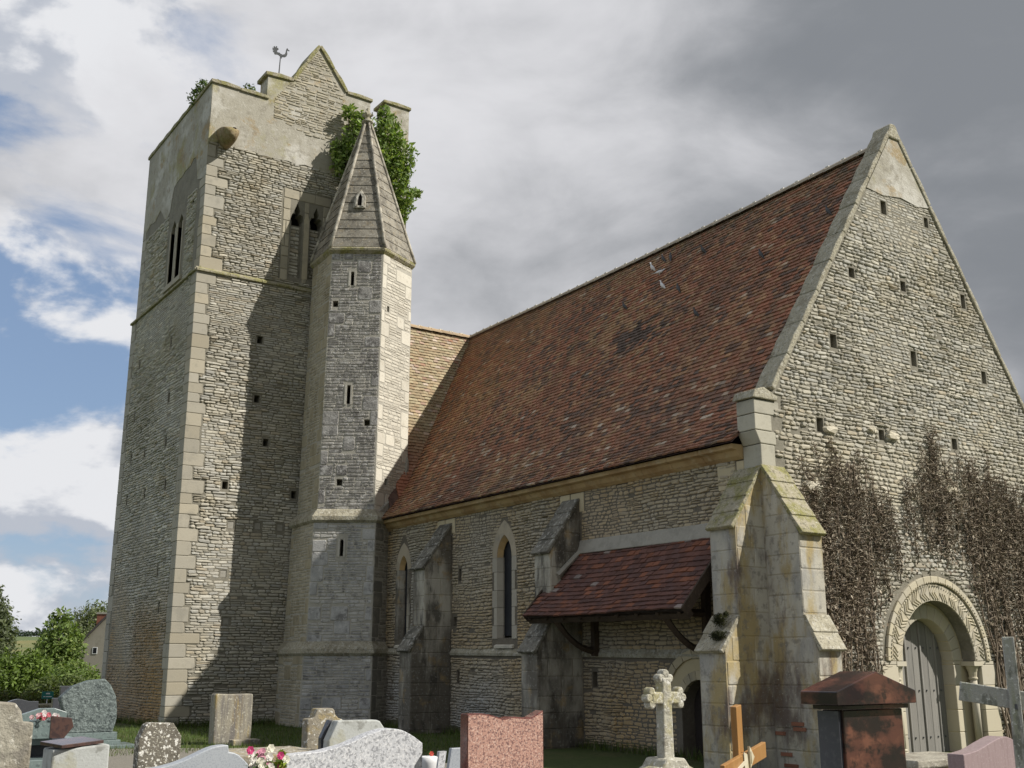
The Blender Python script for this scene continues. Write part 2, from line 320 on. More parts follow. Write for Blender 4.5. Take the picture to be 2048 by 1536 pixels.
def emit(pieces, name, m, parent, nmax=300, rest='rubble_masonry', hidden=None):
    """largest-looking pieces become objects of their own, the rest one mass"""
    if len(pieces) > nmax:
        sc = []
        for V, F, c in pieces:
            q, z = projpx(V); a, b = q.min(0), q.max(0); ctr = (a+b)/2
            s = (b[0]-a[0])*(b[1]-a[1])
            if not (0 < ctr[0] < 2048 and 0 < ctr[1] < 1536): s *= .01
            if hidden and hidden(ctr): s *= .01
            sc.append(s)
        order = np.argsort(sc)[::-1]
    else: order = range(len(pieces))
    order = list(order)
    for i in order[:nmax]:
        V, F, c = pieces[i]; b = MB(); b.add(V, F, c); b.build(name, m, parent)
    if len(order) > nmax:
        b = MB()
        for i in order[nmax:]: b.add(*pieces[i])
        stuff(b.build(rest, m, parent))
def arch_pts(cx, zc, r, z0, n=20, pointed=0.0):
    """outline of an arched opening, jamb feet at z0"""
    P = [(cx-r, z0)]
    if pointed:
        R = r*(1+pointed)
        tm = math.acos((R-r)/R)
        P += [(cx-r+R-R*math.cos(t), zc+R*math.sin(t)) for t in np.linspace(0, tm, n//2)]
        P += [(cx+r-R+R*math.cos(t), zc+R*math.sin(t)) for t in np.linspace(tm, 0, n//2)[1:]]
    else: P += [(cx+r*math.cos(t), zc+r*math.sin(t)) for t in np.linspace(math.pi, 0, n)]
    P.append((cx+r, z0)); return P
CREAM, GREY, PALE, TAN = (.462, .435, .362), (.422, .412, .37), (.54, .515, .445), (.45, .395, .30)
def lime(u, v, warm=.25, grey=.3, seed=0.0):
    t = random.random(); c = CREAM
    n = nz(u, v, seed, .5)
    if t < grey+n*.25: c = GREY
    elif t > 1-warm*.5: c = TAN
    elif t > .85-warm*.5: c = PALE
    return mulc(c, U(.78, 1.14)*(1+.14*n))

# ================================================================== THE BELL TOWER
TX0, TX1, TY, TD_, ZS, ZT = -4.05, 2.19, 15.33, 5.85, 11.43, 16.9
TYB = TY+TD_
tower = empty('bell_tower', (-.93, 18.2, 0), 'tall square rubble stone church tower with broken gabled parapet', 'tower')
frA = frame((0, TY, 0), (1, 0, 0), (0, 0, 1), (0, -1, 0)); frA2 = frame((0, TY+.08, 0), (1, 0, 0), (0, 0, 1), (0, -1, 0))
frB = frame((TX0, 0, 0), (0, 1, 0), (0, 0, 1), (-1, 0, 0)); frB2 = frame((TX0+.08, 0, 0), (0, 1, 0), (0, 0, 1), (-1, 0, 0))
putA = [(-2.24, 9.79), (-2.23, 8.18), (-1.92, 7.05), (-2.94, 5.84), (-1.07, 5.75)]
patA = [(-2.72, 4.85), (-2.02, 4.87), (-1.41, 4.87), (-2.84, 3.63), (-2.70, 2.48)]
PB = [(17.08, 9.86), (19.99, 9.89), (16.92, 8.29), (20.04, 8.33), (16.88, 7.1), (18.73, 7.1), (20.04, 7.13), (16.63, 5.93), (18.43, 5.93), (20.13, 5.94), (16.7, 3.74), (16.39, 2.82)]
PAR = [(TX0+.08, 11.4), (TX1-.08, 11.4), (TX1-.08, 17.86), (1.3, 17.86), (1.3, 16.95), (.80, 16.95), (.80, 17.76), (0.0, 17.78), (-.9, 18.98), (-1.66, 17.64), (-2.42, 17.58), (-2.42, 16.86), (TX0+.08, 16.86)]
def trefoil(cx, z0):
    h = [(.17, z0), (.17, 13.36), (.195, 13.46), (.155, 13.60), (.07, 13.63), (.085, 13.73), (.0, 13.95)]
    return [(cx-a, b) for a, b in h]+[(cx+a, b) for a, b in h[::-1][1:]]
wl = MB()
wall_face(wl, frA, rect(TX0, TX1, -.4, ZS), [(hole(*p), .5) for p in putA]+[(hole(u, v, .16, .18), .035) for u, v in patA])
wall_face(wl, frA2, PAR, [(trefoil(-1.33, 11.75), .5), (trefoil(-.76, 11.75), .5)])
Bwin = (17.02, 18.3, 11.72, 13.75)
wall_face(wl, frB, rect(TY, TYB, -.4, ZS), [(hole(u, v, .12, .26), .4) for u, v in PB])
def lancet(c, hw, z0, zs): return [(c-hw, z0), (c-hw, zs), (c-hw*.8, zs+.16), (c, zs+.34), (c+hw*.8, zs+.16), (c+hw, zs), (c+hw, z0)]
wall_face(wl, frB2, rect(TY+.08, TYB-.08, 11.4, ZT), [(lancet(17.33, .2, 11.8, 13.35), .5), (lancet(17.95, .2, 11.8, 13.35), .5), (hole(16.3, 13.7, .2, .22), .3)])
wl.box((TX1-.03, TY+.03, -.4), (TX1, TYB, ZS)); wl.box((TX0+.02, TYB-.03, -.4), (TX1-.02, TYB, ZS)); wl.box((TX1-.12, TY+.1, ZS), (TX1-.08, TYB-.1, 16.3)); wl.box((TX0+.12, TYB-.12, ZS), (TX1-.1, TYB-.09, 16.3)); wl.box((TX0+.2, TY+.6, 16.2), (TX1-.2, TYB-.1, 16.3))
wl.box((TX0+.08, TY+.05, ZS-.06), (TX1-.05, TYB-.05, ZS-.01))
tw = wl.build('wall', 'mortar', tower); tw.matrix_parent_inverse = Matrix.Translation(-Vector(tower.location))
def TP(o, par=None): o.parent = par or tower; o.matrix_parent_inverse = Matrix.Translation(-Vector(tower.location)) if (par is None or par == tower) else Matrix(); return o
# parapet thickness behind the outline, and the rendered coat on the top stage
pm = MB()
pm.prism([(TX0+.1, 16.2)]+[(TX1-.1, 16.2)]+[(TX1-.1, 17.85), (1.32, 17.85), (1.32, 16.94), (.78, 16.94), (.78, 17.75), (0, 17.77), (-.9, 18.96), (-1.67, 17.62), (-2.40, 17.57), (-2.40, 16.85), (TX0+.1, 16.85)], frA2, -.02, -.58)
pm.box((TX0+.10, TY+.6, 16.2), (TX0+.6, TYB-.1, ZT-.02)); pm.box((TX0+.6, TYB-.6, 16.2), (TX1-.1, TYB-.12, ZT-.02)); pm.box((TX1-.6, TY+.7, 16.2), (TX1-.1, TYB-.6, ZT-.1))
TP(pm.build('parapet_core', 'render_coat'))
rm = MB()
wav = [(-3.97+6.08*i/24, 15.10+.05*nz(i*.7, 0)+.03*(i % 2)) for i in range(25)]
rm.prism(wav+[p for p in PAR[2:]][0:1]+PAR[3:12]+[(TX0+.06, 16.86)], frA2, .002, .02)
wav = [(TY+.06+5.7*i/24, 14.25+.5*nz(i*.4, 7)+(.55 if 3 < i < 13 else 0)) for i in range(25)]
rm.prism(wav+[(TYB-.07, ZT-.01), (TY+.06, ZT-.01)], frB2, .001, .011)
rend = TP(rm.build('render_coat', 'render_coat'))
# quoins at the near corner and the far-left corner
qz = []; z = -.05; kk = 0
while z < 15.0:
    h = U(.24, .38)
    if z < ZS < z+h: h = ZS-z
    if abs(z-ZS) < .001: z += .05
    la = (U(.36, .64) if kk % 2 else U(.20, .40)); lb = U(.30, .46)
    if z < 2.2: la += .10
    qz.append((z, z+h, la, lb)); z += h; kk += 1
def qlen(v, k):
    r = np.zeros(len(v))
    for q in qz: r = np.where((v >= q[0]) & (v < q[1]), q[k], r)
    return r
for q in qz:
    up = .08 if q[0] >= ZS-.01 else 0
    b = MB(); c = mulc(mixc((.385, .345, .26), (.37, .35, .295), random.random()), U(.84, 1.08))
    x0, y0 = TX0+up-.016*U(.6, 1.2), TY+up-.016*U(.6, 1.2)
    xr = TX0+up+q[2]; ct = U(.015, .06)
    b.prism([(x0, q[0]+.005), (xr-ct*U(.2, 1), q[0]+.005), (xr+U(-.02, .012), q[0]+ct), (xr+U(-.03, .012), q[1]-ct), (xr-ct*U(.2, 1), q[1]-.005), (x0, q[1]-.005)], frame((0, y0, 0), (1, 0, 0), (0, 0, 1), (0, -1, 0)), 0, -.2, c)
    b.box((x0, y0+.2, q[0]+.006), (TX0+up+.1, TY+up+q[3], q[1]-.006), c)
    TP(b.build('quoin', 'ashlar', bevel=.012))
z = .0
while z < ZT-.3:
    h = U(.3, .45)
    if z < ZS < z+h: h = ZS-z
    up = .08 if z >= ZS-.01 else 0; l = U(.3, .55)
    b = MB(); b.box((TX0+up-.014, TYB-up-l, z+.006), (TX0+.2, TYB-up+.012, z+h-.006), mulc((.37, .35, .295), U(.85, 1.1))); TP(b.build('quoin', 'ashlar', bevel=.012)); z += h
# rubble
def avoid(u, v, L, g=.03):
    r = np.zeros(len(u), bool)
    for (a, b, w_, h_) in L: r |= (abs(u-a) < w_/2+g) & (abs(v-b) < h_/2+g)
    return r
LA = [(u, v, .15, .2) for u, v in putA]+[(u, v, .16, .18) for u, v in patA]
def colA(u, v): return lime(u, v, .16, .34, 1.0)
stA = rubble(frA, lambda u, v: (u > TX0+qlen(v, 2)+.01) & (u < TX1-.02) & ~avoid(u, v, LA), (TX0, TX1, 0, ZS-.06), (.048, .088), (.11, .34), gap=.0095, cut=.32, wav=.03, colfn=colA, proud=(.010, .034))
FA = (-1.78, -.30, 11.62, 14.32)
stA += rubble(frA2, lambda u, v: (u > TX0+.08+qlen(v, 2)+.01) & (u < TX1-.1) & ~inrect(u, v, FA, .01), (TX0, TX1, ZS+.1, 15.12), (.046, .082), (.11, .32), gap=.0095, cut=.32, wav=.03, colfn=colA, proud=(.010, .034))
for cx in (-1.33, -.76):
    fi = frame((0, TY+.08+.14, 0), (1, 0, 0), (0, 0, 1), (0, -1, 0))
    stA += rubble(fi, lambda u, v: (abs(u-cx) < .16), (cx-.2, cx+.2, 11.76, 13.3), (.08, .13), (.14, .3), colfn=colA)
    b = MB(); b.prism(rect(cx-.168, cx+.168, 11.7, 13.32), fi, -.02, 0); TP(b.build('infill', 'mortar'))
def colB(u, v):
    c = mulc(lime(u, v, .08, .5, 4.0), 1.12)
    t = (3.3-v)/1.6+nz(u, v, 2, 1.1)*.8
    return mixc(c, mulc((.36, .235, .105), U(.75, 1.1)), t*.85) if v < 4.2 else c
LB = [(u, v, .12, .26) for u, v in PB]
stB = rubble(frB, lambda u, v: (u > TY+qlen(v, 3)+.01) & (u < TYB-.5) & ~avoid(u, v, LB), (TY, TYB, 0, ZS-.06), (.048, .085), (.11, .34), gap=.009, cut=.3, wav=.03, colfn=colB, proud=(.010, .032))
stB += rubble(frB2, lambda u, v: (u > TY+.7) & (u < TYB-.5) & ~inrect(u, v, (16.85, 18.45, 11.6, 14.2), .01) & (v < 14.0), (TY, TYB, ZS+.1, 14.9), (.048, .085), (.11, .34), gap=.009, cut=.3, wav=.03, colfn=lambda u, v: mulc(lime(u, v, .15, .4, 3), 1.05), proud=(.008, .03))
hid = lambda p: p[1] > 1440 or (p[0] > 600 and p[1] > 350)
emit(stA, 'stone', 'rubble', tw, 230, hidden=hid); emit(stB, 'stone', 'rubble', tw, 70, hidden=hid)
stp = [s for s in rubble(frA2, lambda u, v: (v < 18.9-abs(u+.9)*1.5) & (v > 16.0+abs(u+.9)*.25), (-2.2, .4, 16.0, 18.8), (.06, .1), (.15, .35), colfn=lambda u, v: mulc((.42, .38, .29), U(.85, 1.1)), proud=(.028, .038), gap=.012) if random.random() < .75]
b = MB()
for s in stp: b.add(*s)
stuff(TP(b.build('gable_rubble', 'rubble'), tower))
# string course
for (a, b_) in zip(np.linspace(TX0-.03, TX1, 8)[:-1], np.linspace(TX0-.03, TX1, 8)[1:]):
    b = MB(); fx = frame((0, 0, 0), (0, -1, 0), (0, 0, 1), (-1, 0, 0))
    b.prism([(-TY-.1, ZS-.07), (-TY+.075, ZS-.06), (-TY+.075, ZS), (-TY-.09, ZS+.10)], fx, -a-.003, -b_+.003); TP(b.build('string_course', 'coping_moss', bevel=.01))
for (a, b_) in zip(np.linspace(TY-.03, TYB, 8)[:-1], np.linspace(TY-.03, TYB, 8)[1:]):
    b = MB(); fy = frame((0, 0, 0), (1, 0, 0), (0, 0, 1), (0, 1, 0))
    b.prism([(TX0+.1, ZS-.071), (TX0-.074, ZS-.061), (TX0-.074, ZS-.001), (TX0+.09, ZS+.099)], fy, a+.003, b_-.003); TP(b.build('string_course', 'ashlar' if False else 'coping_moss', bevel=.01))
# belfry window dressings
FAs = rubble(frA2, lambda u, v: inrect(u, v, (-1.78, -.30, 11.62, 14.32)) & ~((abs(u+1.33) < .2) & (v > 11.7) & (v < 13.98)) & ~((abs(u+.76) < .2) & (v > 11.7) & (v < 13.98)), (-1.8, -.28, 11.62, 14.32), (.28, .4), (.22, .45), gap=.006, proud=(.012, .016), jit=.02, cut=.06, wav=0, bond=False, colfn=lambda u, v: mulc((.375, .34, .26), U(.85, 1.08)))
bw = MB(); bw.prism([(-1.12, 11.75), (-.97, 11.75), (-.97, 13.5), (-1.045, 13.7), (-1.12, 13.5)], frA2, -.1, .02, (.42, .37, .27)); bwo = TP(bw.build('belfry_window', 'ashlar'))
for V, F, c in FAs: b = MB(); b.add(V, F, c); b.build('surround_block', 'ashlar', bwo)
for cx in (-1.33, -.76):
    b = MB(); b.prism(trefoil(cx, 13.33), frA2, -.40, -.36); b.build('opening', 'opening_dark', bwo)
bw = MB(); bw.prism(rect(17.56, 17.72, 11.8, 13.5), frB2, -.14, .01, (.36, .33, .26)); bwo = TP(bw.build('belfry_window', 'ashlar'))
for c in (17.33, 17.95):
    b = MB(); b.prism(lancet(c, .19, 11.8, 13.3), frB2, -.30, -.27); b.build('opening', 'mortar_dark', bwo)  # dark mortar colour paints the dim depth of the window
    for s in (-1, 1):
        b = MB(); b.prism([(c+s*.2, 11.75), (c+s*.27, 11.75), (c+s*.27, 13.4), (c+s*.2, 13.4)], frB2, -.1, .02, (.38, .35, .28)); b.build('jamb', 'ashlar', bwo)
b = MB(); b.prism(rect(16.9, 18.4, 11.62, 11.76), frB2, -.05, .06, (.38, .35, .28)); b.build('sill', 'ashlar', bwo)
for u, v in patA:
    b = MB(); b.prism(rect(u-.075, u+.075, v-.085, v+.085), frA, -.03, -.012); TP(b.build('plaster_patch', 'cement'))
# copings along the parapet
def coping(p, q, fr, w0, w1, m='coping_moss', th=.11, n=None, ov=.0):
    L = math.dist(p, q); n = n or max(1, round(L/.75)); d = ((q[0]-p[0])/L, (q[1]-p[1])/L); nn = (-d[1], d[0])
    if nn[1] < 0: nn = (-nn[0], -nn[1])
    res = []
    for i in range(n):
        a, b_ = i/n*L+.004-(ov if i == 0 else 0), (i+1)/n*L-.004+(ov if i == n-1 else 0); t = th*U(.9, 1.1); dr = U(-.008, .008)
        P4 = [(p[0]+d[0]*x+nn[0]*(y+dr), p[1]+d[1]*x+nn[1]*(y+dr)) for x, y in ((a, -.02), (b_, -.02), (b_, t*.7), ((a+b_)/2, t), (a, t*.75))]
        b = MB(); b.prism(P4, fr, w0, w1); res.append(b.build('coping_stone', m, bevel=.018))
    return res
for p, q in (((-4.03, 16.86), (-2.36, 16.86)), ((-2.50, 17.58), (-1.66, 17.62)), ((-1.64, 17.64), (-.88, 18.99)), ((-.92, 18.99), (.0, 17.78)), ((0.02, 17.76), (.86, 17.75)), ((1.22, 17.86), (2.17, 17.86))):
    for o in coping(p, q, frA2, -.64, .07): TP(o)
for o in coping((TY+.70, ZT-.03), (TYB+.02, ZT-.03), frB2, -.62, .05, n=7): TP(o)
# gargoyle spout: boat-shaped stone trough jutting from the front face
g = MB(); gx, gzb = -3.52, 14.98; V = []; K = 14
GS = [(-.1, .26, .50, 0), (.15, .26, .47, .01), (.32, .25, .42, .03), (.46, .225, .36, .06), (.56, .18, .28, .10), (.62, .11, .18, .15), (.64, .04, .08, .20)]
for o_, hw_, hh_, lift in GS:
    for j in range(K):
        t = math.pi+math.pi*j/(K-5) if j <= K-5 else None
        if t is not None: u_, v_ = hw_*math.cos(t), hh_*(1+math.sin(t))
        else: q_ = (j-(K-5))/5; u_, v_ = hw_*(1-2*q_), hh_*(1.0+.16*math.sin(q_*math.pi))
        V.append(frA2([gx+u_], [gzb+lift+v_], [o_])[0])
F = [(i*K+j, i*K+(j+1) % K, (i+1)*K+(j+1) % K, (i+1)*K+j) for i in range(len(GS)-1) for j in range(K)]+[tuple(range(K))[::-1], tuple(range((len(GS)-1)*K, len(GS)*K))]
g.add(V, F); go = TP(g.build('gargoyle_spout', 'gargoyle_rust', smooth=True))
b = MB(); b.lathe([(.0, -.02), (.055, -.01), (.055, .02), (0, .03)], frA2([gx+.05], [gzb+.40], [.55])[0], 8); b.build('spout_hole', 'opening_dark', go)

# ================================================================== THE STAIR TURRET
turret = empty('stair_turret', (.1, 14.4, 0), 'hexagonal stair turret with steep stone spire against the tower', 'turret')
def UP(o, par=None): o.parent = par or turret; o.matrix_parent_inverse = Matrix.Translation(-Vector(turret.location)) if par is None else Matrix(); return o
PH = -3.0
def tcx(z): return float(np.interp(z, [0, 5, 12.2], [.09, .165, .24]))
def hv(a, r, z): t = rad(a+PH); return np.array([tcx(z)+r*math.cos(t), 14.4+r*math.sin(t), z])
def hexring(mb, prof, col=(1, 1, 1)):
    V = []; F = []
    for r, z in prof:
        for a in range(30, 390, 60): V.append(hv(a, r, z))
    for i in range(len(prof)-1):
        for j in range(6): F.append((i*6+j, i*6+(j+1) % 6, (i+1)*6+(j+1) % 6, (i+1)*6+j))
    F += [tuple(range(6))[::-1], tuple(range((len(prof)-1)*6, len(prof)*6))]; mb.add(V, F, col)
def hface(a0, rz0, rz1):
    """frame on the hexagon face between vertices a0 and a0+60; u runs 0..r"""
    (r0, z0), (r1, z1) = rz0, rz1; W = (r0+r1)/2
    A0, A1, B0, B1 = hv(a0, r0, z0), hv(a0, r1, z1), hv(a0+60, r0, z0), hv(a0+60, r1, z1)
    t = rad(a0+30+PH); N = np.array([math.cos(t), math.sin(t), 0])
    def f(u, v, w):
        u = np.atleast_1d(u)/W; k = ((np.atleast_1d(v)-z0)/(z1-z0))[:, None]; u = u[:, None]
        return (A0+(A1-A0)*k)*(1-u)+(B0+(B1-B0)*k)*u+np.outer(np.atleast_1d(w), N)
    return f, W
STG = [((1.68, -.4), (1.66, 1.75)), ((1.57, 1.75), (1.53, 4.95)), ((1.415, 4.95), (1.36, 12.08))]
slits = {0: [], 1: [(.47, 4.02, 4.45, .085)], 2: [(.42, 11.12, 11.50, .09), (.45, 7.90, 8.40, .09)]}
holesF = {0: [], 1: [], 2: [(.81, 7.41), (.36, 5.87), (.12, 10.6)]}
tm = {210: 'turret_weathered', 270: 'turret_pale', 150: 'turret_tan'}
tb = MB()
for i, (a, b_) in enumerate(STG):
    for va in (30, 90, 330): f, W = hface(va, a, b_); wall_face(tb, f, rect(0, W, a[1], b_[1]))
    for va in (150, 210, 270):
        f, W = hface(va, a, b_); H = []
        if va == 210:
            for u, z0, z1, w_ in slits[i]: H.append(([(u*W-w_/2, z0), (u*W-w_/2, z1-.06), (u*W, z1 if i == 1 else z1-.06), (u*W+w_/2, z1-.06), (u*W+w_/2, z0)] if i == 1 else rect(u*W-w_/2, u*W+w_/2, z0, z1), .4))
            H += [(hole(u*W, v, .14, .17), .4) for u, v in holesF[i]]
        if va == 270 and i == 2: H += [(hole(.22*W, 10.55, .1, .16), .3), (hole(.33*W, 5.95, .12, .16), .3)]
        wall_face(tb, f, rect(0, W, a[1], b_[1]), H)
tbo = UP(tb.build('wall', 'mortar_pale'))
nm = {210: 170, 270: 90, 150: 40}
for va in (210, 270, 150):
    for i, (a, b_) in enumerate(STG):
        pcs = []; f, W = hface(va, a, b_)
        big = []  # corner blocks and scattered ashlar
        z = max(a[1], 0)
        while z < b_[1]-.05:
            h = min(U(.26, .40), b_[1]-z)
            for s in (0, 1):
                if random.random() < (.6 if va == 270 else .55): big.append((0 if s == 0 else W-U(.14, .44), U(.14, .44) if s == 0 else W, z, z+h))
            if random.random() < .22: u0 = U(.3, W-.6); big.append((u0, u0+U(.25, .5), z, z+h))
            z += h
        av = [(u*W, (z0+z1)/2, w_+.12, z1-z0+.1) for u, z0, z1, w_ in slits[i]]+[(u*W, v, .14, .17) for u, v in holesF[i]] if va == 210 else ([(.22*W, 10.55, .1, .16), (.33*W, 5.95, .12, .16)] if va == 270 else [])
        base = {210: (.33, .32, .30) if i == 2 else (.46, .455, .44), 270: (.57, .54, .46) if i == 2 else (.20, .19, .165), 150: (.37, .33, .24)}[va]; mi = 'turret_lower' if (va == 210 and i < 2) else tm[va]  # lower stages: grazing sun on front, nave shade on right, put into base
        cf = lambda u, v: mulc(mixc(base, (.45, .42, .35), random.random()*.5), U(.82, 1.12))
        big = [x for x in big if not any(abs((x[0]+x[1])/2-y[0]) < (x[1]-x[0])/2+y[2]/2 and abs((x[2]+x[3])/2-y[1]) < (x[3]-x[2])/2+y[3]/2 for y in av)]
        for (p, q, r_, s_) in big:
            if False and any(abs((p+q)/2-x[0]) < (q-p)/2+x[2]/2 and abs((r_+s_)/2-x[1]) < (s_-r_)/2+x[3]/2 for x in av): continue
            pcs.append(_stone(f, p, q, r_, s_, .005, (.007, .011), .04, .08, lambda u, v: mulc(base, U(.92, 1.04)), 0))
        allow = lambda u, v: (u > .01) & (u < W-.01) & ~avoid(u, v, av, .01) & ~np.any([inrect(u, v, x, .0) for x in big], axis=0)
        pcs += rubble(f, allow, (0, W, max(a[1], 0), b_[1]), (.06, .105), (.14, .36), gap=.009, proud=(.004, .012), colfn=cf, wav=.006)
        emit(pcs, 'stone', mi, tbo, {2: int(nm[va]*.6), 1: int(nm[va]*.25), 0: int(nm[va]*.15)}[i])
for i, (u, z0, z1, w_) in ((1, slits[1][0]), (2, slits[2][0]), (2, slits[2][1])):
    f, W = hface(210, *STG[i]); b = MB(); b.prism(rect(u*W-w_/2-.055, u*W-w_/2-.003, z0-.02, z1), f, -.05, .016, (.5, .48, .42)); b.prism(rect(u*W+w_/2+.003, u*W+w_/2+.05, z0-.02, z1), f, -.05, .016, (.42, .40, .35)); so_ = UP(b.build('slit_window', 'turret_pale'))
    b = MB(); b.prism(rect(u*W-w_/2+.001, u*W+w_/2-.001, z0, z1-.06), f, -.3, -.28); b.build('opening', 'opening_dark', so_)
for prof in ([(1.42, 5.20), (1.61, 5.0), (1.62, 4.90), (1.55, 4.84)], [(1.585, 1.98), (1.72, 1.80), (1.735, 1.70), (1.67, 1.63)]):
    b = MB(); hexring(b, prof); UP(b.build('string_course', 'coping_lichen', bevel=.01))
b = MB(); hexring(b, [(1.37, 12.0), (1.45, 12.09), (1.46, 12.15), (1.40, 12.20)]); UP(b.build('eaves_moulding', 'coping_moss', bevel=.012))
# spire
ZA, RA = 16.48, .05; Z0, R0 = 12.19, 1.40
def sr(z): return R0+(RA-R0)*(z-Z0)/(ZA-Z0)
sb = MB(); hexring(sb, [(R0-.03, Z0), (RA, ZA-.02)]); spo = UP(sb.build('spire', 'mortar_dark'))
zs_ = list(np.linspace(Z0, ZA-.25, 15))
for va in range(30, 390, 60):
    for a, b_ in zip(zs_[:-1], zs_[1:]):
        f, W = hface(va, (sr(a), a), (sr(b_), b_)); g_ = .012
        b = MB(); c = mulc(mixc((.27, .25, .205), (.21, .195, .16), random.random()), U(.9, 1.1))
        r_ = [(0, a+g_*.4), (W, a+g_*.4), (W, b_-g_*.4), (0, b_-g_*.4)]; p = np.array(r_)
        lo, hi = .022, .008
        b.add(np.vstack([f(p[:, 0], p[:, 1], np.zeros(4)-.02), f(p[:, 0], p[:, 1], np.array([lo, lo, hi, hi]))]), [(4, 5, 6, 7), (0, 1, 5, 4), (1, 2, 6, 5), (2, 3, 7, 6), (3, 0, 4, 7)], c)
        b.build('spire_slab', 'spire_stone', spo)
    b = MB(); pts = [hv(va, sr(z)+.03, z) for z in np.linspace(Z0-.02, ZA-.05, 9)]
    b.tube(pts, [.046]*6+[.042, .04, .035], 8, (.46, .43, .36)); b.build('roll_rib', 'spire_stone', spo, smooth=True)
fb = MB(); cz = ZA-.08
fb.lathe([(.06, -.1), (.09, 0), (.165, .03), (.175, .07), (.13, .11), (.075, .13), (.075, .20), (.10, .24), (.12, .30), (.09, .35), (.05, .38), (.065, .44), (.03, .50), (.0, .52)], (.24, 14.4, cz), 10, (.40, .36, .28))
for t in range(4):
    a = rad(45+90*t); fb.tube([(.24+.06*math.cos(a), 14.4+.06*math.sin(a), cz+.22), (.24+.14*math.cos(a), 14.4+.14*math.sin(a), cz+.28), (.24+.13*math.cos(a), 14.4+.13*math.sin(a), cz+.36)], [.03, .04, .02], 5, (.36, .32, .24))
UP(fb.build('finial', 'coping_lichen', smooth=True))
# lucarne on the front slope
f, W = hface(210, (sr(13.2), 13.2), (sr(14.3), 14.3)); u = .47*W
dm = MB(); dm.prism([(u-.15, 13.42), (u+.15, 13.42), (u+.15, 13.80), (u, 14.05), (u-.15, 13.80)], f, -.25, .085, (.42, .40, .34)); dmo = UP(dm.build('lucarne', 'spire_stone', bevel=.02))
b = MB(); b.prism([(u-.052, 13.50), (u+.052, 13.50), (u+.052, 13.76), (u, 13.86), (u-.052, 13.76)], f, .0, .088); b.build('opening', 'opening_dark', dmo)
for s in (-1, 1):
    b = MB(); b.prism([(u+s*.055, 13.47), (u+s*.10, 13.47), (u+s*.10, 13.78), (u+s*.0, 13.96), (u+s*.0, 13.88), (u+s*.055, 13.77)][::s], f, .05, .115, (.52, .50, .44)); b.build('jamb', 'spire_stone', dmo)

# ================================================================== THE NAVE
SH, DZ, NW = .0449, .0133, 8.07          # the side wall runs slightly off square and its eaves climb a little
LR, RZ = 15.93, 10.93
nave = empty('church_nave', (4.2, 7, 0), 'long church nave with steep red tiled roof and stone gable front', 'church')
def NPt(o, par=None): o.parent = par or nave; o.matrix_parent_inverse = Matrix.Translation(-Vector(nave.location)) if par is None else Matrix(); return o
frS = frame((0, 0, 0), (SH, 1, DZ), (0, 0, 1), (-1, SH, 0))
frF = frame((0, 0, 0), (1, 0, 0), (0, 0, 1), (0, -1, 0))
PX, PZ = 3.97, 1.48                       # centre of the west portal arch
putF = [(3.58, 9.48, .15, .26), (4.83, 9.48, .12, .2), (2.52, 8.01, .15, .18), (3.94, 8.04, .14, .19), (5.75, 8.09, .13, .28), (1.9, 6.67, .16, .24), (4.05, 6.70, .15, .28), (6.16, 6.66, .14, .24), (1.41, 5.18, .16, .24), (2.96, 5.19, .14, .18), (5.01, 5.26, .15, .2), (4.85, 3.8, .12, .22)]
KG, HAP = 1.503, 11.20
def rake(x): return HAP-KG*abs(x-NW/2)
gw = MB()
wall_face(gw, frF, [(0, -.4), (NW, -.4), (NW, rake(NW)), (NW/2, HAP-.05), (0, rake(0))], [(rect(u-w_/2, u+w_/2, v-h_/2, v+h_/2), .4) for u, v, w_, h_ in putF]+[([(PX-1.13, -.3), (PX-1.13, PZ-.002)]+arch_pts(PX, PZ, .985, PZ-.001)[1:-1]+[(PX+1.13, PZ-.002), (PX+1.13, -.3)], .24, False)])
gw.prism([(.02, 4.0), (NW-.02, 4.0), (NW-.02, rake(NW)-.02), (NW/2, HAP-.08), (.02, rake(0)-.02)], frF, -.29, -.31)
gwo = NPt(gw.build('gable_wall', 'mortar'))
b = MB(); b.prism([(3.12, 9.76), (3.6, 9.72), (4.1, 9.80), (4.6, 9.74), (5.0, 9.80), (NW/2+.04, HAP-.12), (NW/2-.04, HAP-.12)], frF, .002, .016); NPt(b.build('render_patch', 'render_coat'), gwo)
LF = [(u, v, w_, h_) for u, v, w_, h_ in putF]
def okF(u, v):
    r = (v < rake(u)-.08) & (u > .30+.2*((v*2.9) % 1 > .5)) & (u < NW-.05) & ~avoid(u, v, LF, .02) & (v < 9.74)
    r &= ~(((u-PX)**2+(v-PZ)**2 < 1.44**2) & (v > PZ-.05)) & ~((abs(u-PX) < 1.52) & (v <= PZ-.05))
    r &= ~((u < .52) & (v < 4.42)); return r
def colF(u, v):
    c = lime(u, v, .12, .36, 8.0)
    t = (nz(u, v, 5, .55)*.6+.5-(abs(v-4.6)/2.2))*.8            # warmer rubble repair band across the middle
    return mixc(c, mulc((.55, .485, .35), U(.85, 1.12)), t)
stF = rubble(frF, okF, (0, NW, 0, 9.8), (.042, .078), (.08, .24), gap=.009, cut=.36, jit=.15, wav=.03, colfn=colF, proud=(.007, .027))
emit(stF, 'stone', 'rubble', gwo, 210, hidden=lambda p: p[1] > 1100)
# boulder-like stones in the repair band
for u, v, a, h in ((3.22, 5.2, .32, .15), (2.68, 5.24, .2, .16), (1.62, 5.12, .3, .14), (1.1, 4.15, .42, .16), (4.7, 4.4, .3, .16)):
    V, F, c = _stone(frF, u-a/2, u+a/2, v-h/2, v+h/2, .01, (.06, .075), .12, .4, lambda *_: (.58, .53, .42), 0); b = MB(); b.add(V, F, c); NPt(b.build('stone', 'rubble'), gwo)
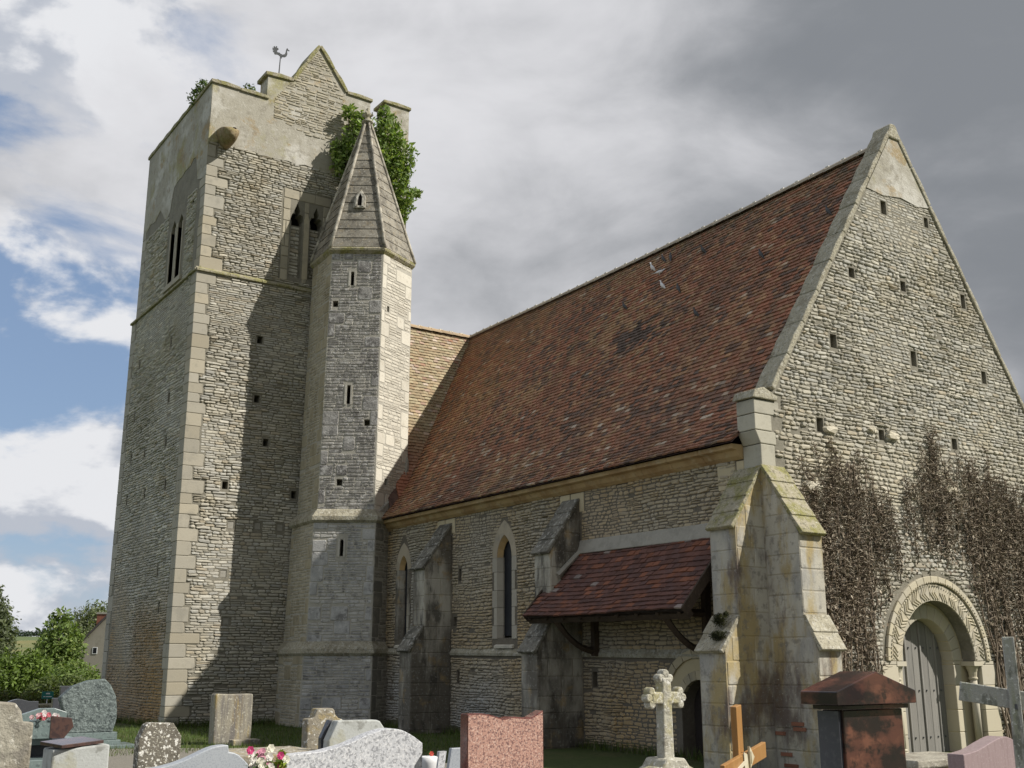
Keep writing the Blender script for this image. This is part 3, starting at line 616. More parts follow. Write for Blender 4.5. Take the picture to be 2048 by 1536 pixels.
# corner blocks above the buttress and kneeler
for z0, z1, l in ((4.36, 4.72, .30), (4.72, 4.93, .34), (4.93, 5.19, .26), (5.19, 5.42, .44)):
    b = MB()
    lx = lambda z: -.11 if z > 4.92 else (-.01 if z < 4.75 else -.01-.1*((z-4.75)/.17))
    b.prism([(lx(z0), z0+.005), (l, z0+.005), (l, z1-.005), (lx(z1-.005), z1-.005)], frF, -.36, .014, mulc((.41, .39, .32), U(.92, 1.06))); NPt(b.build('kneeler_block', 'ashlar', bevel=.012), gwo)
b = MB(); b.prism([(-.16, 5.43), (.38, 5.43), (.40, 5.50), (.10, 5.62), (-.10, 5.56)], frF, -.40, .05); NPt(b.build('kneeler_cap', 'coping_lichen', bevel=.015), gwo)
# copings on the rakes
for p, q in (((.34, rake(.34)-.03), (NW/2-.02, HAP-.02)), ((NW/2+.02, HAP-.02), (NW, rake(NW)-.03))):
    for o in coping(p, q, frF, -.34, .04, 'coping_lichen', th=.085, n=9): NPt(o, gwo)
b = MB(); b.prism([(NW/2-.20, HAP-.24), (NW/2+.20, HAP-.24), (NW/2+.10, HAP+.02), (NW/2+.06, HAP+.07), (NW/2-.06, HAP+.07), (NW/2-.10, HAP+.02)], frF, -.35, .05); NPt(b.build('apex_stone', 'coping_lichen', bevel=.03), gwo)

# ---- side wall with windows
WIN = [(7.52, .29), (12.22, .22)]
mat('buttress_grime', 'col', [(1.5, .33, .56, (.10, .088, .07), .9, (1, 1, .35)), (4, .5, .66, (.055, .05, .042), .8, (1, 1, .3)), (2.6, .55, .68, (.34, .24, .11), .6), (20, .56, .66, (.42, .41, .37), .4)], bump=(35, .5, .01))
putS = [(9.42, 3.23, .1, .26), (9.62, 2.22, .14, .2), (9.45, 1.05, .1, .25), (4.43, 1.12, .14, .26)]
sw = MB()
DY, DZc = 1.62, .72
wall_face(sw, frS, rect(0.25, 16.2, -.4, 4.72), [(arch_pts(y, 3.50, r, 1.86, 16, .75), .36) for y, r in WIN]+[(rect(u-w_/2, u+w_/2, v-h_/2, v+h_/2), .35) for u, v, w_, h_ in putS]+[(arch_pts(DY, DZc, .46, -.3), .32)])
sw.box((NW-.05, .45, -.4), (NW, 18, 5.1)); sw.box((.3, 17.95, -.4), (NW, 18, 5))
swo = NPt(sw.build('side_wall', 'mortar_dark'))  # darker mortar: joint shadows of this shaded wall painted into colour
BUT = [(4.80, .54), (9.79, .56)]
def okS(u, v):
    r = (u > .55) & (u < 13.2) & ~avoid(u, v, putS, .02) & ~((v > 1.50) & (v < 1.66)) & (v < 4.56)
    for y, r_ in WIN: r &= ~((abs(u-y) < r_+.20) & (v > 1.66) & (v < 3.52)) & ~((abs(u-y) < (r_+.20)*np.clip((4.35-v)/.85, 0, 1)**.6) & (v >= 3.52) & (v < 4.3))
    for y, w_ in BUT: r &= ~((u > y-.02) & (u < y+w_+.02) & (v < 4.45))
    for y, w_ in BUT: r &= ~((u > y-.15) & (u < y+w_+.12) & (v > 4.18) & (v < 4.56))
    r &= ~((u-DY)**2+(v-DZc)**2 < .98**2) | (v < DZc-.05); r &= ~((abs(u-DY) < .6) & (v <= DZc)); return r
def colS(u, v):
    c = mulc(mixc(lime(u, v, .3, .3, 2.0), (.43, .345, .215), .6), .88); n = nz(u, v, 9, .42)
    t = n*1.7+.12+(.38 if v > 3.5 and 3 < u < 6 else 0)+(.75 if v < 2.4 and u < 4.8 else 0)+(.25 if v > 3.9 and u > 9 else 0)
    return mixc(c, mulc((.42, .30, .15), U(.75, 1.1)), t) if t > 0 else mixc(c, mulc((.36, .36, .35), U(.85, 1.1)), -t)
stS = rubble(frS, okS, (.5, 13.2, 0, 4.6), (.042, .08), (.08, .26), gap=.009, cut=.34, jit=.15, wav=.04, colfn=colS, proud=(.009, .030))
emit(stS, 'stone', 'rubble', swo, 90, hidden=lambda p: p[1] > 1420 or (p[0] > 1100 and p[1] > 1090) or p[0] < 800)
for y0, y1 in ((.56, 4.78), (5.36, 9.77), (10.37, 13.0)):
    n = max(1, round((y1-y0)/1.1))
    for i in range(n):
        a, c_ = y0+(y1-y0)*i/n+.003, y0+(y1-y0)*(i+1)/n-.003
        fq = frame((0, 0, 0), (-1, SH, 0), (0, 0, 1), (SH, 1, DZ)); b = MB(); L = math.sqrt(1+SH*SH+DZ*DZ)
        b.prism([(-.02, 1.50), (.045, 1.50), (.055, 1.56), (.0, 1.65), (-.02, 1.65)], fq, a*L, c_*L); NPt(b.build('string_course', 'coping_lichen', bevel=.008), swo)
# cornice blocks
n = 16
for i in range(n):
    a, c_ = .365+12.735*i/n+.002, .365+12.735*(i+1)/n-.002; fq = frame((0, 0, 0), (-1, SH, 0), (0, 0, 1), (SH, 1, DZ)); b = MB(); L = math.sqrt(1+SH*SH+DZ*DZ)
    b.prism([(-.02, 4.53), (.03, 4.53), (.10, 4.58), (.15, 4.66), (.24, 4.68), (.25, 4.755), (-.02, 4.755)], fq, a*L, c_*L); NPt(b.build('cornice_block', 'cornice', bevel=.008), swo)
# ashlar pieces high on the wall beside the buttress tops
for u0, u1, v0, v1 in ((9.66, 10.1, 4.16, 4.52), (10.12, 10.5, 4.2, 4.52), (4.66, 5.1, 4.14, 4.53), (5.12, 5.46, 4.22, 4.53), (.56, .98, 4.08, 4.50), (.36, .555, 4.3, 4.52)):
    V, F, c = _stone(frS, u0, u1, v0, v1, .008, (.014, .02), .03, .05, lambda *_: mulc((.50, .43, .29), U(.92, 1.08)), 0); b = MB(); b.add(V, F, c); NPt(b.build('ashlar_block', 'ashlar_clean'), swo)
# lancet windows: dressed surround, sill, glass
for y, r_ in WIN:
    wn = MB(); pts = arch_pts(y, 3.50, r_-.06, 1.9, 16, .75); wn.prism(pts, frS, -.15, -.13); wo = NPt(wn.build('lancet_window', 'glass'))
    z = 1.84; kk = 0
    while z < 3.5:
        h = min(U(.26, .38), 3.5-z)
        for s in (-1, 1):
            e = r_+(.19 if kk % 2 == 0 else .12); a, c_ = sorted((y+s*r_, y+s*e)); b = MB(); c = mulc((.37, .34, .28), U(.9, 1.08))
            b.prism(rect(a, c_, z+.004, z+h-.004), frS, -.02, .014, c); b.prism([(y+s*(r_-.002), z+.004), (y+s*(r_-.002), z+h-.004), (y+s*(r_-.06), z+h-.004), (y+s*(r_-.06), z+.004)], frS, -.14, -.10, c)
            V = frS([y+s*r_, y+s*r_, y+s*(r_-.06), y+s*(r_-.06)], [z+.004, z+h-.004, z+h-.004, z+.004], [.012, .012, -.1, -.1]); b.add(V, [(0, 1, 2, 3)], c)
            b.build('jamb_block', 'ashlar' if y < 9 else 'buttress_grime', wo)
        z += h; kk += 1
    O = arch_pts(y, 3.50, r_+.19, 3.5, 14, .75)[1:-1]; I = arch_pts(y, 3.50, r_, 3.5, 14, .75)[1:-1]; J = arch_pts(y, 3.50, r_-.06, 3.5, 14, .75)[1:-1]
    for i in range(0, len(I)-1, 2):
        j = min(i+2, len(I)-1); c = mulc((.37, .32, .24), U(.9, 1.08)); b = MB()
        b.prism([I[i], O[i], O[(i+j)//2], O[j], I[j], I[(i+j)//2]], frS, -.02, .016, c)
        q = [I[i], I[j], J[j], J[i]]; b.add(frS([p[0] for p in q], [p[1] for p in q], [.014, .014, -.1, -.1]), [(0, 1, 2, 3)], mulc((.44, .30, .14), 1)); b.build('voussoir', 'ashlar', wo)
    b = MB(); fq = frame((0, 0, 0), (-1, SH, 0), (0, 0, 1), (SH, 1, DZ)); b.prism([(-.3, 1.90), (.05, 1.70), (.05, 1.655), (-.3, 1.655)], fq, (y-.36)*1.001, (y+.36)*1.001, (.48, .45, .37)); b.build('sill', 'ashlar', wo)
# low arched side door below the canopy
dmb = MB(); dmb.prism(arch_pts(DY, DZc, .45, -.3), frS, -.27, -.25); ddo = NPt(dmb.build('side_door', 'dark_door'))
for k_ in range(11):
    t0, t1 = math.pi*k_/11, math.pi*(k_+1)/11
    for ra, rb, w1 in ((.46, .60, .02), (.80, .93, .05)):
        b = MB(); b.prism([(DY+r*math.cos(t), DZc+r*math.sin(t)) for r, t in ((ra, t0+.01), (rb, t0+.01), (rb, t1-.01), (ra, t1-.01))], frS, -.05, w1, mulc((.42, .36, .24), U(.9, 1.1))); b.build('voussoir', 'ashlar', ddo)
b = MB(); b.prism(arch_pts(DY, DZc, .80, DZc-.1, 18)[1:-1]+arch_pts(DY, DZc, .60, DZc-.1, 18)[1:-1][::-1], frS, -.01, .012, (.47, .40, .25)); b.build('tympanum_ring', 'ashlar_clean', ddo)

# ---- buttresses
def buttress(P0, along, out, width, prof, mt, label=None, sides=(0,), slab='coping_lichen'):
    """prof: (upper out, lower out, z top, z upper lip, z lower slope top, z lower lip)"""
    o1, o2, zt, zu, zl0, zl1 = prof; P0, al, ou = [np.array(x, float) for x in (P0, along, out)]
    fp = frame(P0, ou, (0, 0, 1), al); bm = MB()
    poly = [(-.1, -.35), (o2, -.35), (o2, zl1), (o1, zl0), (o1, zu), (0, zt), (-.1, zt)]
    bm.prism(poly, fp, .002, width-.002, (.38, .35, .28)); bo = NPt(bm.build('buttress', mt))
    if label: bo['label'] = label
    P = []; cf = lambda u, v: mulc(mixc((.42, .40, .345), (.44, .415, .345), random.random()), U(.93, 1.05))
    kw = dict(gap=.004, proud=(.004, .008), jit=.012, cut=.03, wav=0, bond=False, colfn=cf)
    f1 = frame(P0+ou*o1, al, (0, 0, 1), ou); P += rubble(f1, lambda u, v: (u > -.001) & (u < width+.001), (0, width, zl0+.02, zu-.02), (.28, .36), (.35, .6), **kw)
    f2 = frame(P0+ou*o2, al, (0, 0, 1), ou); P += rubble(f2, lambda u, v: (u > -.001) & (u < width+.001), (0, width, -.05, zl1-.02), (.28, .36), (.35, .6), **kw)
    lim = lambda v: np.where(v < zl1, o2, np.where(v < zl0, o2+(o1-o2)*(v-zl1)/(zl0-zl1), np.where(v < zu, o1, o1*(zt-v)/(zt-zu))))
    for s in sides:
        fs = frame(P0+al*(0 if s == 0 else width), ou, (0, 0, 1), -al if s == 0 else al)
        P += rubble(fs, lambda u, v: (u > .0) & (u < lim(v)+.001), (0, o2+.02, -.05, zt-.05), (.26, .36), (.3, .6), **kw)
    for V, F, c in P: b = MB(); b.add(V, F, c); b.build('block', mt, bo)
    for (oa, za), (ob, zb), n_ in (((0.0, zt), (o1+.05, zu-.02), 4), ((o1, zl0), (o2+.05, zl1-.02), 2)):
        L = math.dist((oa, za), (ob, zb)); d = ((ob-oa)/L, (zb-za)/L); nn = (-d[1], d[0])
        for i in range(n_):
            a, c_ = L*i/n_+.003, L*(i+1)/n_-.003+.02
            b = MB(); b.prism([(oa+d[0]*x+nn[0]*y, za+d[1]*x+nn[1]*y) for x, y in ((a, -.02), (c_, -.02), (c_, .05), (a, .03))], fp, -.014, width+.014); b.build('weathering_slab', slab if za > 3 or slab == 'coping_dark' else 'coping_lichen', bo, bevel=.012)
    return bo
aS = np.array([SH, 1, DZ]); oS = np.array([-1, SH, 0])
for y, w_ in BUT: buttress(aS*y, aS, oS, w_, (.68, .98, 4.40, 3.38, 2.12, 1.60), 'buttress_grime', slab='coping_dark')
b1 = buttress((-.005, .003, 0), (0, 1, 0), (-1, 0, 0), .53, (.63, .955, 4.36, 3.42, 2.12, 1.63), 'buttress_stone', slab='coping_moss')
b2 = buttress((-.04, -.002, 0), (1, 0, 0), (0, -1, 0), .50, (.66, .87, 4.38, 3.30, 2.12, 1.65), 'buttress_stone', slab='coping_moss')
# old brick repairs low on the corner buttress
for i, (zc, y0, y1) in enumerate(((.62, -.55, -.33), (.55, -.58, -.36), (.48, -.2, -.02), (.2, -.3, -.1), (.05, -.4, -.15))):
    b = MB(); b.box((-.064, y0, zc-.025), (-.03, y1, zc+.025), mulc((.26, .12, .08), U(.8, 1.1))); b.build('brick', 'brick_old', b2)

# ---- roof
RP = np.array([(-.32, 4.77), (-.05, 4.985), (.25, 5.28), (.62, 5.70), (4.035, RZ)])
RS = np.r_[0, np.cumsum(np.hypot(*np.diff(RP, axis=0).T))]
def rxz(s): return np.interp(s, RS, RP[:, 0]), np.interp(s, RS, RP[:, 1])
def frR(y, s, w_):
    y, s, w_ = [np.atleast_1d(np.asarray(a, float)) for a in (y, s, w_)]
    x, z = rxz(s); x2, z2 = rxz(s+.12); x1, z1 = rxz(s-.12); tx, tz = x2-x1, z2-z1; l = np.hypot(tx, tz)+1e-9
    x = x-w_*tz/l; z = z+w_*tx/l; sag = -.05*np.sin(np.clip(y/15, 0, 1)*math.pi)*np.clip(s/7.5, 0, 1)
    return np.stack([x+SH*y, y, z+DZ*y+sag], 1)
K2 = 2.07; ZRT = RZ+DZ*LR
def yval(s): x, z = rxz(s); return LR-(ZRT-(z+DZ*14))/K2
def tiles(fr, rows, gauge, wd, urange, colfn, ln=1.9, jit=1.0):
    out = []
    for i in range(rows):
        s0 = i*gauge; a, b_ = urange(s0); u = a-(wd*.5 if i % 2 else 0)-U(0, .02)
        while u < b_:
            u0, u1 = max(u, a), min(u+wd, b_)
            if u1-u0 > .03:
                g_ = .0025; d0 = U(-.005, .005)*jit; d1 = d0+U(-.004, .004)*jit; lw = U(.036, .05); hw = .002; tw_ = U(-.006, .006)*jit
                t = .028
                uu = [u0+g_, u1-g_, u1-g_, u0+g_]; ss = [s0+d0, s0+d1, s0+gauge*ln, s0+gauge*ln]
                V = fr(uu+uu+[(u0+u1)/2]*2, ss+ss+[s0+(d0+d1)/2, s0+gauge*ln], [lw+tw_, lw-tw_, hw, hw, lw+tw_-t, lw-tw_-t, hw-t, hw-t, lw+.004, hw+.004])
                out.append((V, [(0, 8, 9, 3), (8, 1, 2, 9), (4, 5, 1, 8, 0), (5, 6, 2, 1), (7, 4, 0, 3)], colfn((u0+u1)/2, s0)))
            u += wd
    return out
TR, TBR, TOR, TDK, TPL = (.33, .142, .085), (.26, .142, .092), (.41, .24, .13), (.125, .09, .074), (.47, .40, .32)
def colT(y, s):
    r = random.random(); n = nz(y, s, 1, .38); m_ = nz(y*.9, s*2.2, 4, 1.3)
    low = max(0, 1-s/3.2)
    c = mixc(TR, TBR, .45+.5*n+U(-.35, .35))
    if r < .008+.05*low+max(0, m_-.1)*.32*(.35+low): c = mixc(TPL, TOR, U(0, .8))
    elif r < .22+max(0, nz(y, s, 6, .6))*.35: c = mixc(TOR, TBR, U(.1, .8))
    elif r > .88-max(0, nz(y, s, 8, .9))*.35: c = mixc(TDK, TBR, U(0, .6))
    pt_ = max(0, nz(y, s*1.4, 21, .45))*max(0, 1-abs(y-8.5)/5.5)
    if random.random() < pt_*1.5: c = mixc(c, (.38, .26, .14), U(.2, .75))
    pd_ = nz(y*1.0, s*2.0, 27, .8)
    if pd_ > .25 and random.random() < .5: c = mixc(c, TDK, U(.3, .8))
    d = math.hypot((y-5.6)/1.0, (s-4.3)/.55)
    if d < 1 and random.random() < 1.15-d: c = mulc(TDK, U(.7, 1.1))
    if s > 6.3: c = mixc(c, (.17, .145, .085), U(0, .6)*(s-6.3))
    if y > 11: c = mixc(c, (.27, .165, .07), U(0, .5))
    c = mixc(c, (.10, .075, .06), max(0, nz(y*2.2, s*.28, 33, 1.0))*.7)
    return mulc(c, U(.86, 1.13))
rb = MB()
rows = int(RS[-1]/.106)
ss = np.linspace(0, RS[-1], 30)
for a, c_ in zip(ss[:-1], ss[1:]):
    rb.add(frR([.30, max(yval(a)+.3, 13.5), max(yval(c_)+.3, 13.5), .30], [a, a, c_, c_], [-.012]*4), [(0, 1, 2, 3)])
rb.add([(4.035+SH*.45, .45, RZ+DZ*.45), (4.035+SH*LR, LR+3, RZ+DZ*LR), (NW+.4, LR+3, 4.9), (NW+.3, .45, 4.7)], [(0, 1, 2, 3)])
XL = 4.035+SH*LR
rb.add([(.6, 12.9, ZRT-K2*3.03-.02), (XL, 12.9, ZRT-K2*3.03-.02), (XL, LR, ZRT-.02), (.6, LR, ZRT-.02)], [(0, 1, 2, 3)])
rb.add([(.6, LR, ZRT-.02), (XL, LR, ZRT-.02), (XL, LR+3, ZRT-K2*3), (.6, LR+3, ZRT-K2*3)], [(0, 1, 2, 3)])
rbo = NPt(rb.build('roof', 'tile_base'))
tl = tiles(frR, rows, .106, .15, lambda s: (.32, max(float(yval(np.array([s+.1]))[0])+.05, 13.45 if s < 1.9 else 0)), colT)
frT = frame((0, LR, ZRT), (1, 0, 0), (0, -1/math.hypot(1, K2), -K2/math.hypot(1, K2)), (0, -K2, 1))
TLN = 3.0*math.hypot(1, K2)
def frTs(u, s, w_): return frT(u, TLN-np.atleast_1d(np.asarray(s, float)), w_)
def urT(s):
    d = TLN-s; z = ZRT-d*K2/math.hypot(1, K2); y = LR-d/math.hypot(1, K2); x = np.interp(z-DZ*y, RP[:, 1], RP[:, 0])+SH*y
    return (.9 if y < TY else TX1+.01), float(x)+.06
def colTT(u, s):
    c = mixc((.33, .285, .185), (.29, .20, .12), random.random()*.7); 
    if random.random() < .15: c = mixc(TPL, TBR, random.random())
    if s < 3.2: c = mixc(c, TR, (3.2-s)/2)
    return mulc(c, U(.8, 1.15))
tl2 = tiles(frTs, int(TLN/.106), .106, .165, urT, colTT)
emit(tl+tl2, 'roof_tile', 'tile', rbo, 300, 'roof_tiling', hidden=lambda p: p[0] < 820)
# ridge tiles
def ridge(p, q, n_, col):
    for i in range(n_):
        a = np.array(p)+(np.array(q)-p)*(i/n_); c_ = np.array(p)+(np.array(q)-p)*((i+1)/n_); d = (c_-a); 
        b = MB(); sd = np.cross(d/np.linalg.norm(d), (0, 0, 1)); V = []
        for e, x, lift in ((0, a, .012), (1, c_+d*.06, 0)):
            for t in np.linspace(0, math.pi, 7): V.append(x+sd*math.cos(t)*.13+np.array((0, 0, 1))*(math.sin(t)*.12-.06+lift))
        b.add(V, [(j, j+1, 8+j, 7+j) for j in range(6)]+[tuple(range(7))], mulc(col, U(.85, 1.12)))
        b.box(tuple(c_-(.045, .04, 0.0)+(0, 0, .03)), tuple(c_+(.045, .04, 0.0)+np.array((0, 0, .085))), (.66, .64, .58)); b.build('ridge_tile', 'ridge_tile', rbo)
sagz = lambda y: -.05*math.sin(min(1, y/15)*math.pi)
ys = np.linspace(.33, LR, 39)
for a, c_ in zip(ys[:-1], ys[1:]): ridge((4.035+SH*a, a, RZ+DZ*a+sagz(a)+.03), (4.035+SH*c_, c_, RZ+DZ*c_+sagz(c_)+.03), 1, (.36, .31, .24))
ridge((TX1, LR, ZRT+.03), (XL, LR, ZRT+.03), 7, (.36, .27, .17))
# mortar fillet where the roof sweeps against the turret
f, W = hface(270, STG[2][0], STG[2][1]); lo = []; up = []
for t in np.linspace(.0, 1.0, 11):
    p = f([t*W], [5.6], [.04])[0]; lx = p[0]-SH*p[1]; z = float(np.interp(lx, RP[:, 0], RP[:, 1]))+DZ*p[1]; lo.append((t*W, z-.15)); up.append((t*W, z+.20+.12*t+.03*nz(t*5, 2)))
b = MB(); b.prism(lo+[(W+.01, 6.2), (W+.01, 6.6), (W-.06, 6.75)]+up[::-1][1:], f, -.02, .05); NPt(b.build('mortar_fillet', 'cement', bevel=.02), rbo)

# ---- west portal
po = MB()
fI = frame((0, .24, 0), (1, 0, 0), (0, 0, 1), (0, -1, 0))
wall_face(po, fI, [(PX-1.16, -.3), (PX-1.16, PZ+.1)]+arch_pts(PX, PZ, 1.02, PZ+.1, 24)[2:-2]+[(PX+1.16, PZ+.1), (PX+1.16, -.3)], [(arch_pts(PX, PZ, .70, -.3, 24), .24, False)], (.50, .43, .28))
pto = NPt(po.build('portal', 'ashlar_clean'))
for s_ in (-1, 1): b = MB(); x0_, x1_ = sorted((PX+s_*.86, PX+s_*1.16)); b.box((x0_, .225, -.3), (x1_, .237, 1.52), (.46, .40, .27)); NPt(b.build('nook_back', 'ashlar_clean'), pto)
CL = lambda: mulc(mixc((.50, .45, .33), (.46, .425, .345), random.random()), U(.9, 1.06))
NV = 13
for i in range(NV):
    t0, t1 = math.pi*i/NV+.004, math.pi*(i+1)/NV-.004; tm_ = (t0+t1)/2
    arc = lambda r, ts: [(PX+r*math.cos(t), PZ+r*math.sin(t)) for t in ts]
    b = MB(); b.prism(arc(.985, (t0, tm_, t1))+arc(1.26, (t1, tm_, t0)), frF, -.02, .02, CL()); vo = NPt(b.build('voussoir', 'ashlar_clean', bevel=.006), pto)
    # carved chevrons on the face
    cb_ = MB()
    for j in range(3):
        to = t0+(t1-t0)*(.10+.24*j)
        for ra, rb_, ta, tb_ in ((1.01, 1.115, to, to+.085), (1.115, 1.23, to+.085, to)):
            p, q = (PX+ra*math.cos(ta), PZ+ra*math.sin(ta)), (PX+rb_*math.cos(tb_), PZ+rb_*math.sin(tb_)); 
            A_ = frF([p[0], q[0]], [p[1], q[1]], [.024, .024]); cb_.tube([A_[0], A_[1]], .013, 5, CL())
    cb_.build('chevron_carving', 'ashlar_clean', pto)
for i in range(21):
    t0, t1 = math.pi*i/21+.003, math.pi*(i+1)/21-.003
    b = MB(); b.prism([(PX+r*math.cos(t), PZ+r*math.sin(t)) for r, t in ((1.28, t0), (1.39, t0), (1.39, t1), (1.28, t1))], frF, -.02, .05, CL())
    for u in np.linspace(t0, t1, 4)[:3]: A_ = frF([PX+1.285*math.cos(u+.02)], [PZ+1.285*math.sin(u+.02)], [.075])[0]; b.lathe([(.0, -.02), (.018, -.01), (.018, .01), (0, .02)], A_, 5, CL())
    NPt(b.build('hood_stone', 'ashlar_clean', bevel=.012), pto)
for i in range(13):       # inner order
    t0, t1 = math.pi*i/13+.003, math.pi*(i+1)/13-.003; tm_ = (t0+t1)/2
    b = MB(); b.prism([(PX+r*math.cos(t), PZ+r*math.sin(t)) for r, t in ((.695, t0), (.695, tm_), (.695, t1), (.94, t1), (.94, tm_), (.94, t0))][::1], fI, -.22, .02, CL()); NPt(b.build('inner_voussoir', 'ashlar_clean', bevel=.015), pto)
for s in (-1, 1):
    z = -.1
    for h in (.42, .36, .40, .34, .06):
        b = MB(); x0, x1 = sorted((PX+s*.695, PX+s*.90)); b.prism(rect(x0, x1, z+.003, z+h-.003), fI, -.22, .02, CL()); NPt(b.build('jamb_block', 'ashlar_clean', bevel=.012), pto)
        x0, x1 = sorted((PX+s*1.124, PX+s*(1.13+U(.3, .42)))); b = MB(); b.prism(rect(x0, x1, z+.003, z+h-.003), frF, -.22, .022, CL()); NPt(b.build('jamb_block', 'ashlar_clean', bevel=.008), pto); z += h
    cx_, cy_ = PX+s*1.035, .10
    b = MB(); b.lathe([(.062, .12), (.062, 1.18)], (cx_, cy_, 0), 14, CL()); sh_ = NPt(b.build('nook_shaft', 'ashlar_clean', smooth=True), pto)
    b = MB(); b.lathe([(.062, 1.17), (.078, 1.18), (.078, 1.205), (.065, 1.22), (.075, 1.30), (.115, 1.40)], (cx_, cy_, 0), 14, CL()); b.box((cx_-.12, cy_-.13, 1.40), (cx_+.12, cy_+.13, 1.475), CL()); b.build('capital', 'ashlar_clean', pto)
    b = MB(); b.lathe([(.11, .03), (.115, .055), (.085, .075), (.08, .09), (.09, .11), (.066, .13)], (cx_, cy_, 0), 14, CL()); b.box((cx_-.13, cy_-.14, -.1), (cx_+.13, cy_+.13, .03), CL()); b.build('shaft_base', 'ashlar_clean', pto)
dr = MB(); dr.prism(arch_pts(PX, PZ, .72, -.05, 24), frame((0, .47, 0), (1, 0, 0), (0, 0, 1), (0, -1, 0)), -.05, -.01, (.10, .105, .11)); dro = NPt(dr.build('door', 'door_wood'))
fD = frame((0, .47, 0), (1, 0, 0), (0, 0, 1), (0, -1, 0)); xs = np.linspace(PX-.70, PX+.70, 8)
for i, (a, c_) in enumerate(zip(xs[:-1], xs[1:])):
    top = lambda x: PZ+math.sqrt(max(0, .70**2-(x-PX)**2))-.01
    b = MB(); b.prism([(a+.004, 0), (c_-.004, 0), (c_-.004, top(c_-.004)), ((a+c_)/2, top((a+c_)/2)), (a+.004, top(a+.004))], fD, -.01, .02+U(0, .008), mulc((.225, .215, .195), U(.8, 1.15))); b.build('plank', 'door_wood', dro)
    if i in (1, 3, 5): b = MB(); b.prism(rect(c_-.02, c_+.02, .0, top(c_)-.02), fD, .01, .05, (.25, .24, .22)); b.build('cover_strip', 'door_wood', dro, bevel=.008)
    for z in (.25, 1.0, 1.7):
        if top((a+c_)/2) > z+.05: b = MB(); A_ = fD([(a+c_)/2], [z], [.03])[0]; b.lathe([(.014, -.012), (.014, .012)], A_, 6); b.build('nail', 'iron', dro)
# ================================================================== CANOPY OVER THE SIDE DOOR
canopy = empty('porch_canopy', (-.5, 2.9, 2.2), 'small lean-to tiled canopy on timber brackets over the side door', 'porch')
def CPt(o, par=None): o.parent = par or canopy; o.matrix_parent_inverse = Matrix.Translation(-Vector(canopy.location)) if par is None else Matrix(); return o
CY0, CY1 = .74, 5.12
CLN = math.hypot(1.10, 1.20)
frC_ = lambda: None
def frC(y, s, w_):
    y, s, w_ = [np.atleast_1d(np.asarray(a, float)) for a in (y, s, w_)]; k_ = s/CLN
    x = -1.10*(1-k_); z = 2.20+1.20*k_-.06*np.sin(np.clip(k_, 0, 1)*math.pi)
    x = x-w_*1.2/CLN; z = z+w_*1.1/CLN
    return np.stack([x+SH*y, y, z+DZ*y+.02*np.sin(y*1.3)], 1)
def colC(y, s):
    c = mixc((.15, .068, .05), (.10, .056, .05), random.random())
    r = random.random()
    if r < .015: c = (.24, .20, .18)
    elif r < .16: c = (.21, .085, .05)
    return mulc(c, U(.8, 1.2))
cbm = MB()
for a, c_ in zip(np.linspace(0, CLN, 9)[:-1], np.linspace(0, CLN, 9)[1:]): cbm.add(frC([CY0, CY1, CY1, CY0]*2, [a, a, c_, c_]*2, [-.014]*4+[-.04]*4), [(0, 1, 2, 3), (7, 6, 5, 4), (1, 5, 6, 2), (4, 0, 3, 7)])
cbo = CPt(cbm.build('roof', 'old_oak'))
emit(tiles(frC, 15, .108, .17, lambda s: (CY0, CY1), colC), 'roof_tile', 'tile', cbo, 300, 'roof_tiling')
b = MB(); b.add(frS([.6, 5.1, 5.1, .6]*2, [3.36, 3.36, 3.62, 3.62]*2, [.10, .10, .012, .012, -.01, -.01, -.01, -.01]), [(0, 1, 2, 3), (3, 2, 6, 7), (0, 3, 7, 4), (1, 5, 6, 2), (0, 4, 5, 1)]); CPt(b.build('cement_flashing', 'cement', bevel=.02))
b = MB(); p = frS([4.76, 4.76], [3.42, 2.95], [.03, .55]); b.tube([p[0], p[1]], .05, 6); CPt(b.build('lead_flashing', 'cement'))
for y in np.linspace(CY0+.15, CY1-.1, 9):
    p = frC([y, y], [.0, CLN], [-.08, -.08]); b = MB(); b.tube([p[0], p[1]], .04, 4); CPt(b.build('rafter', 'old_oak'))
p = frS([CY0-.02, CY1], [2.16, 2.16], [.93, .93]); b = MB(); b.tube([p[0], p[1]], .075, 4); CPt(b.build('purlin', 'old_oak'))
for y in (CY0, CY1):
    b = MB(); b.add(frC([y-.02, y+.02]*4, [0, 0, CLN, CLN]*2, [.03]*4+[-.12]*4), [(0, 1, 3, 2), (4, 6, 7, 5), (0, 4, 5, 1), (2, 3, 7, 6), (0, 2, 6, 4), (1, 5, 7, 3)]); CPt(b.build('barge_board', 'old_oak'))
for y in (4.30, 1.32):
    b = MB(); q = frS([y-.055, y+.055]*4, [1.52, 1.52, 2.95, 2.95]*2, [.02]*4+[.13]*4); b.add(q, [(0, 1, 3, 2), (4, 6, 7, 5), (0, 4, 5, 1), (2, 3, 7, 6), (0, 2, 6, 4), (1, 5, 7, 3)]); bo = CPt(b.build('bracket', 'old_oak'))
    pts = [frS([y], [1.60+.55*(1-math.cos(t))/1*.98], [.10+.85*math.sin(t)])[0] if False else frS([y], [1.62+.52*(t/1.57)**2], [.12+.80*(t/1.57)])[0] for t in np.linspace(0, 1.57, 8)]
    b = MB(); b.tube(pts, [.075, .06, .055, .055, .055, .055, .06, .07], 4); b.build('curved_brace', 'old_oak', bo)
    b = MB(); p = frS([y, y], [2.20, 2.20], [.02, 1.0]); b.tube([p[0], p[1]], .06, 4); b.build('tie_beam', 'old_oak', bo)

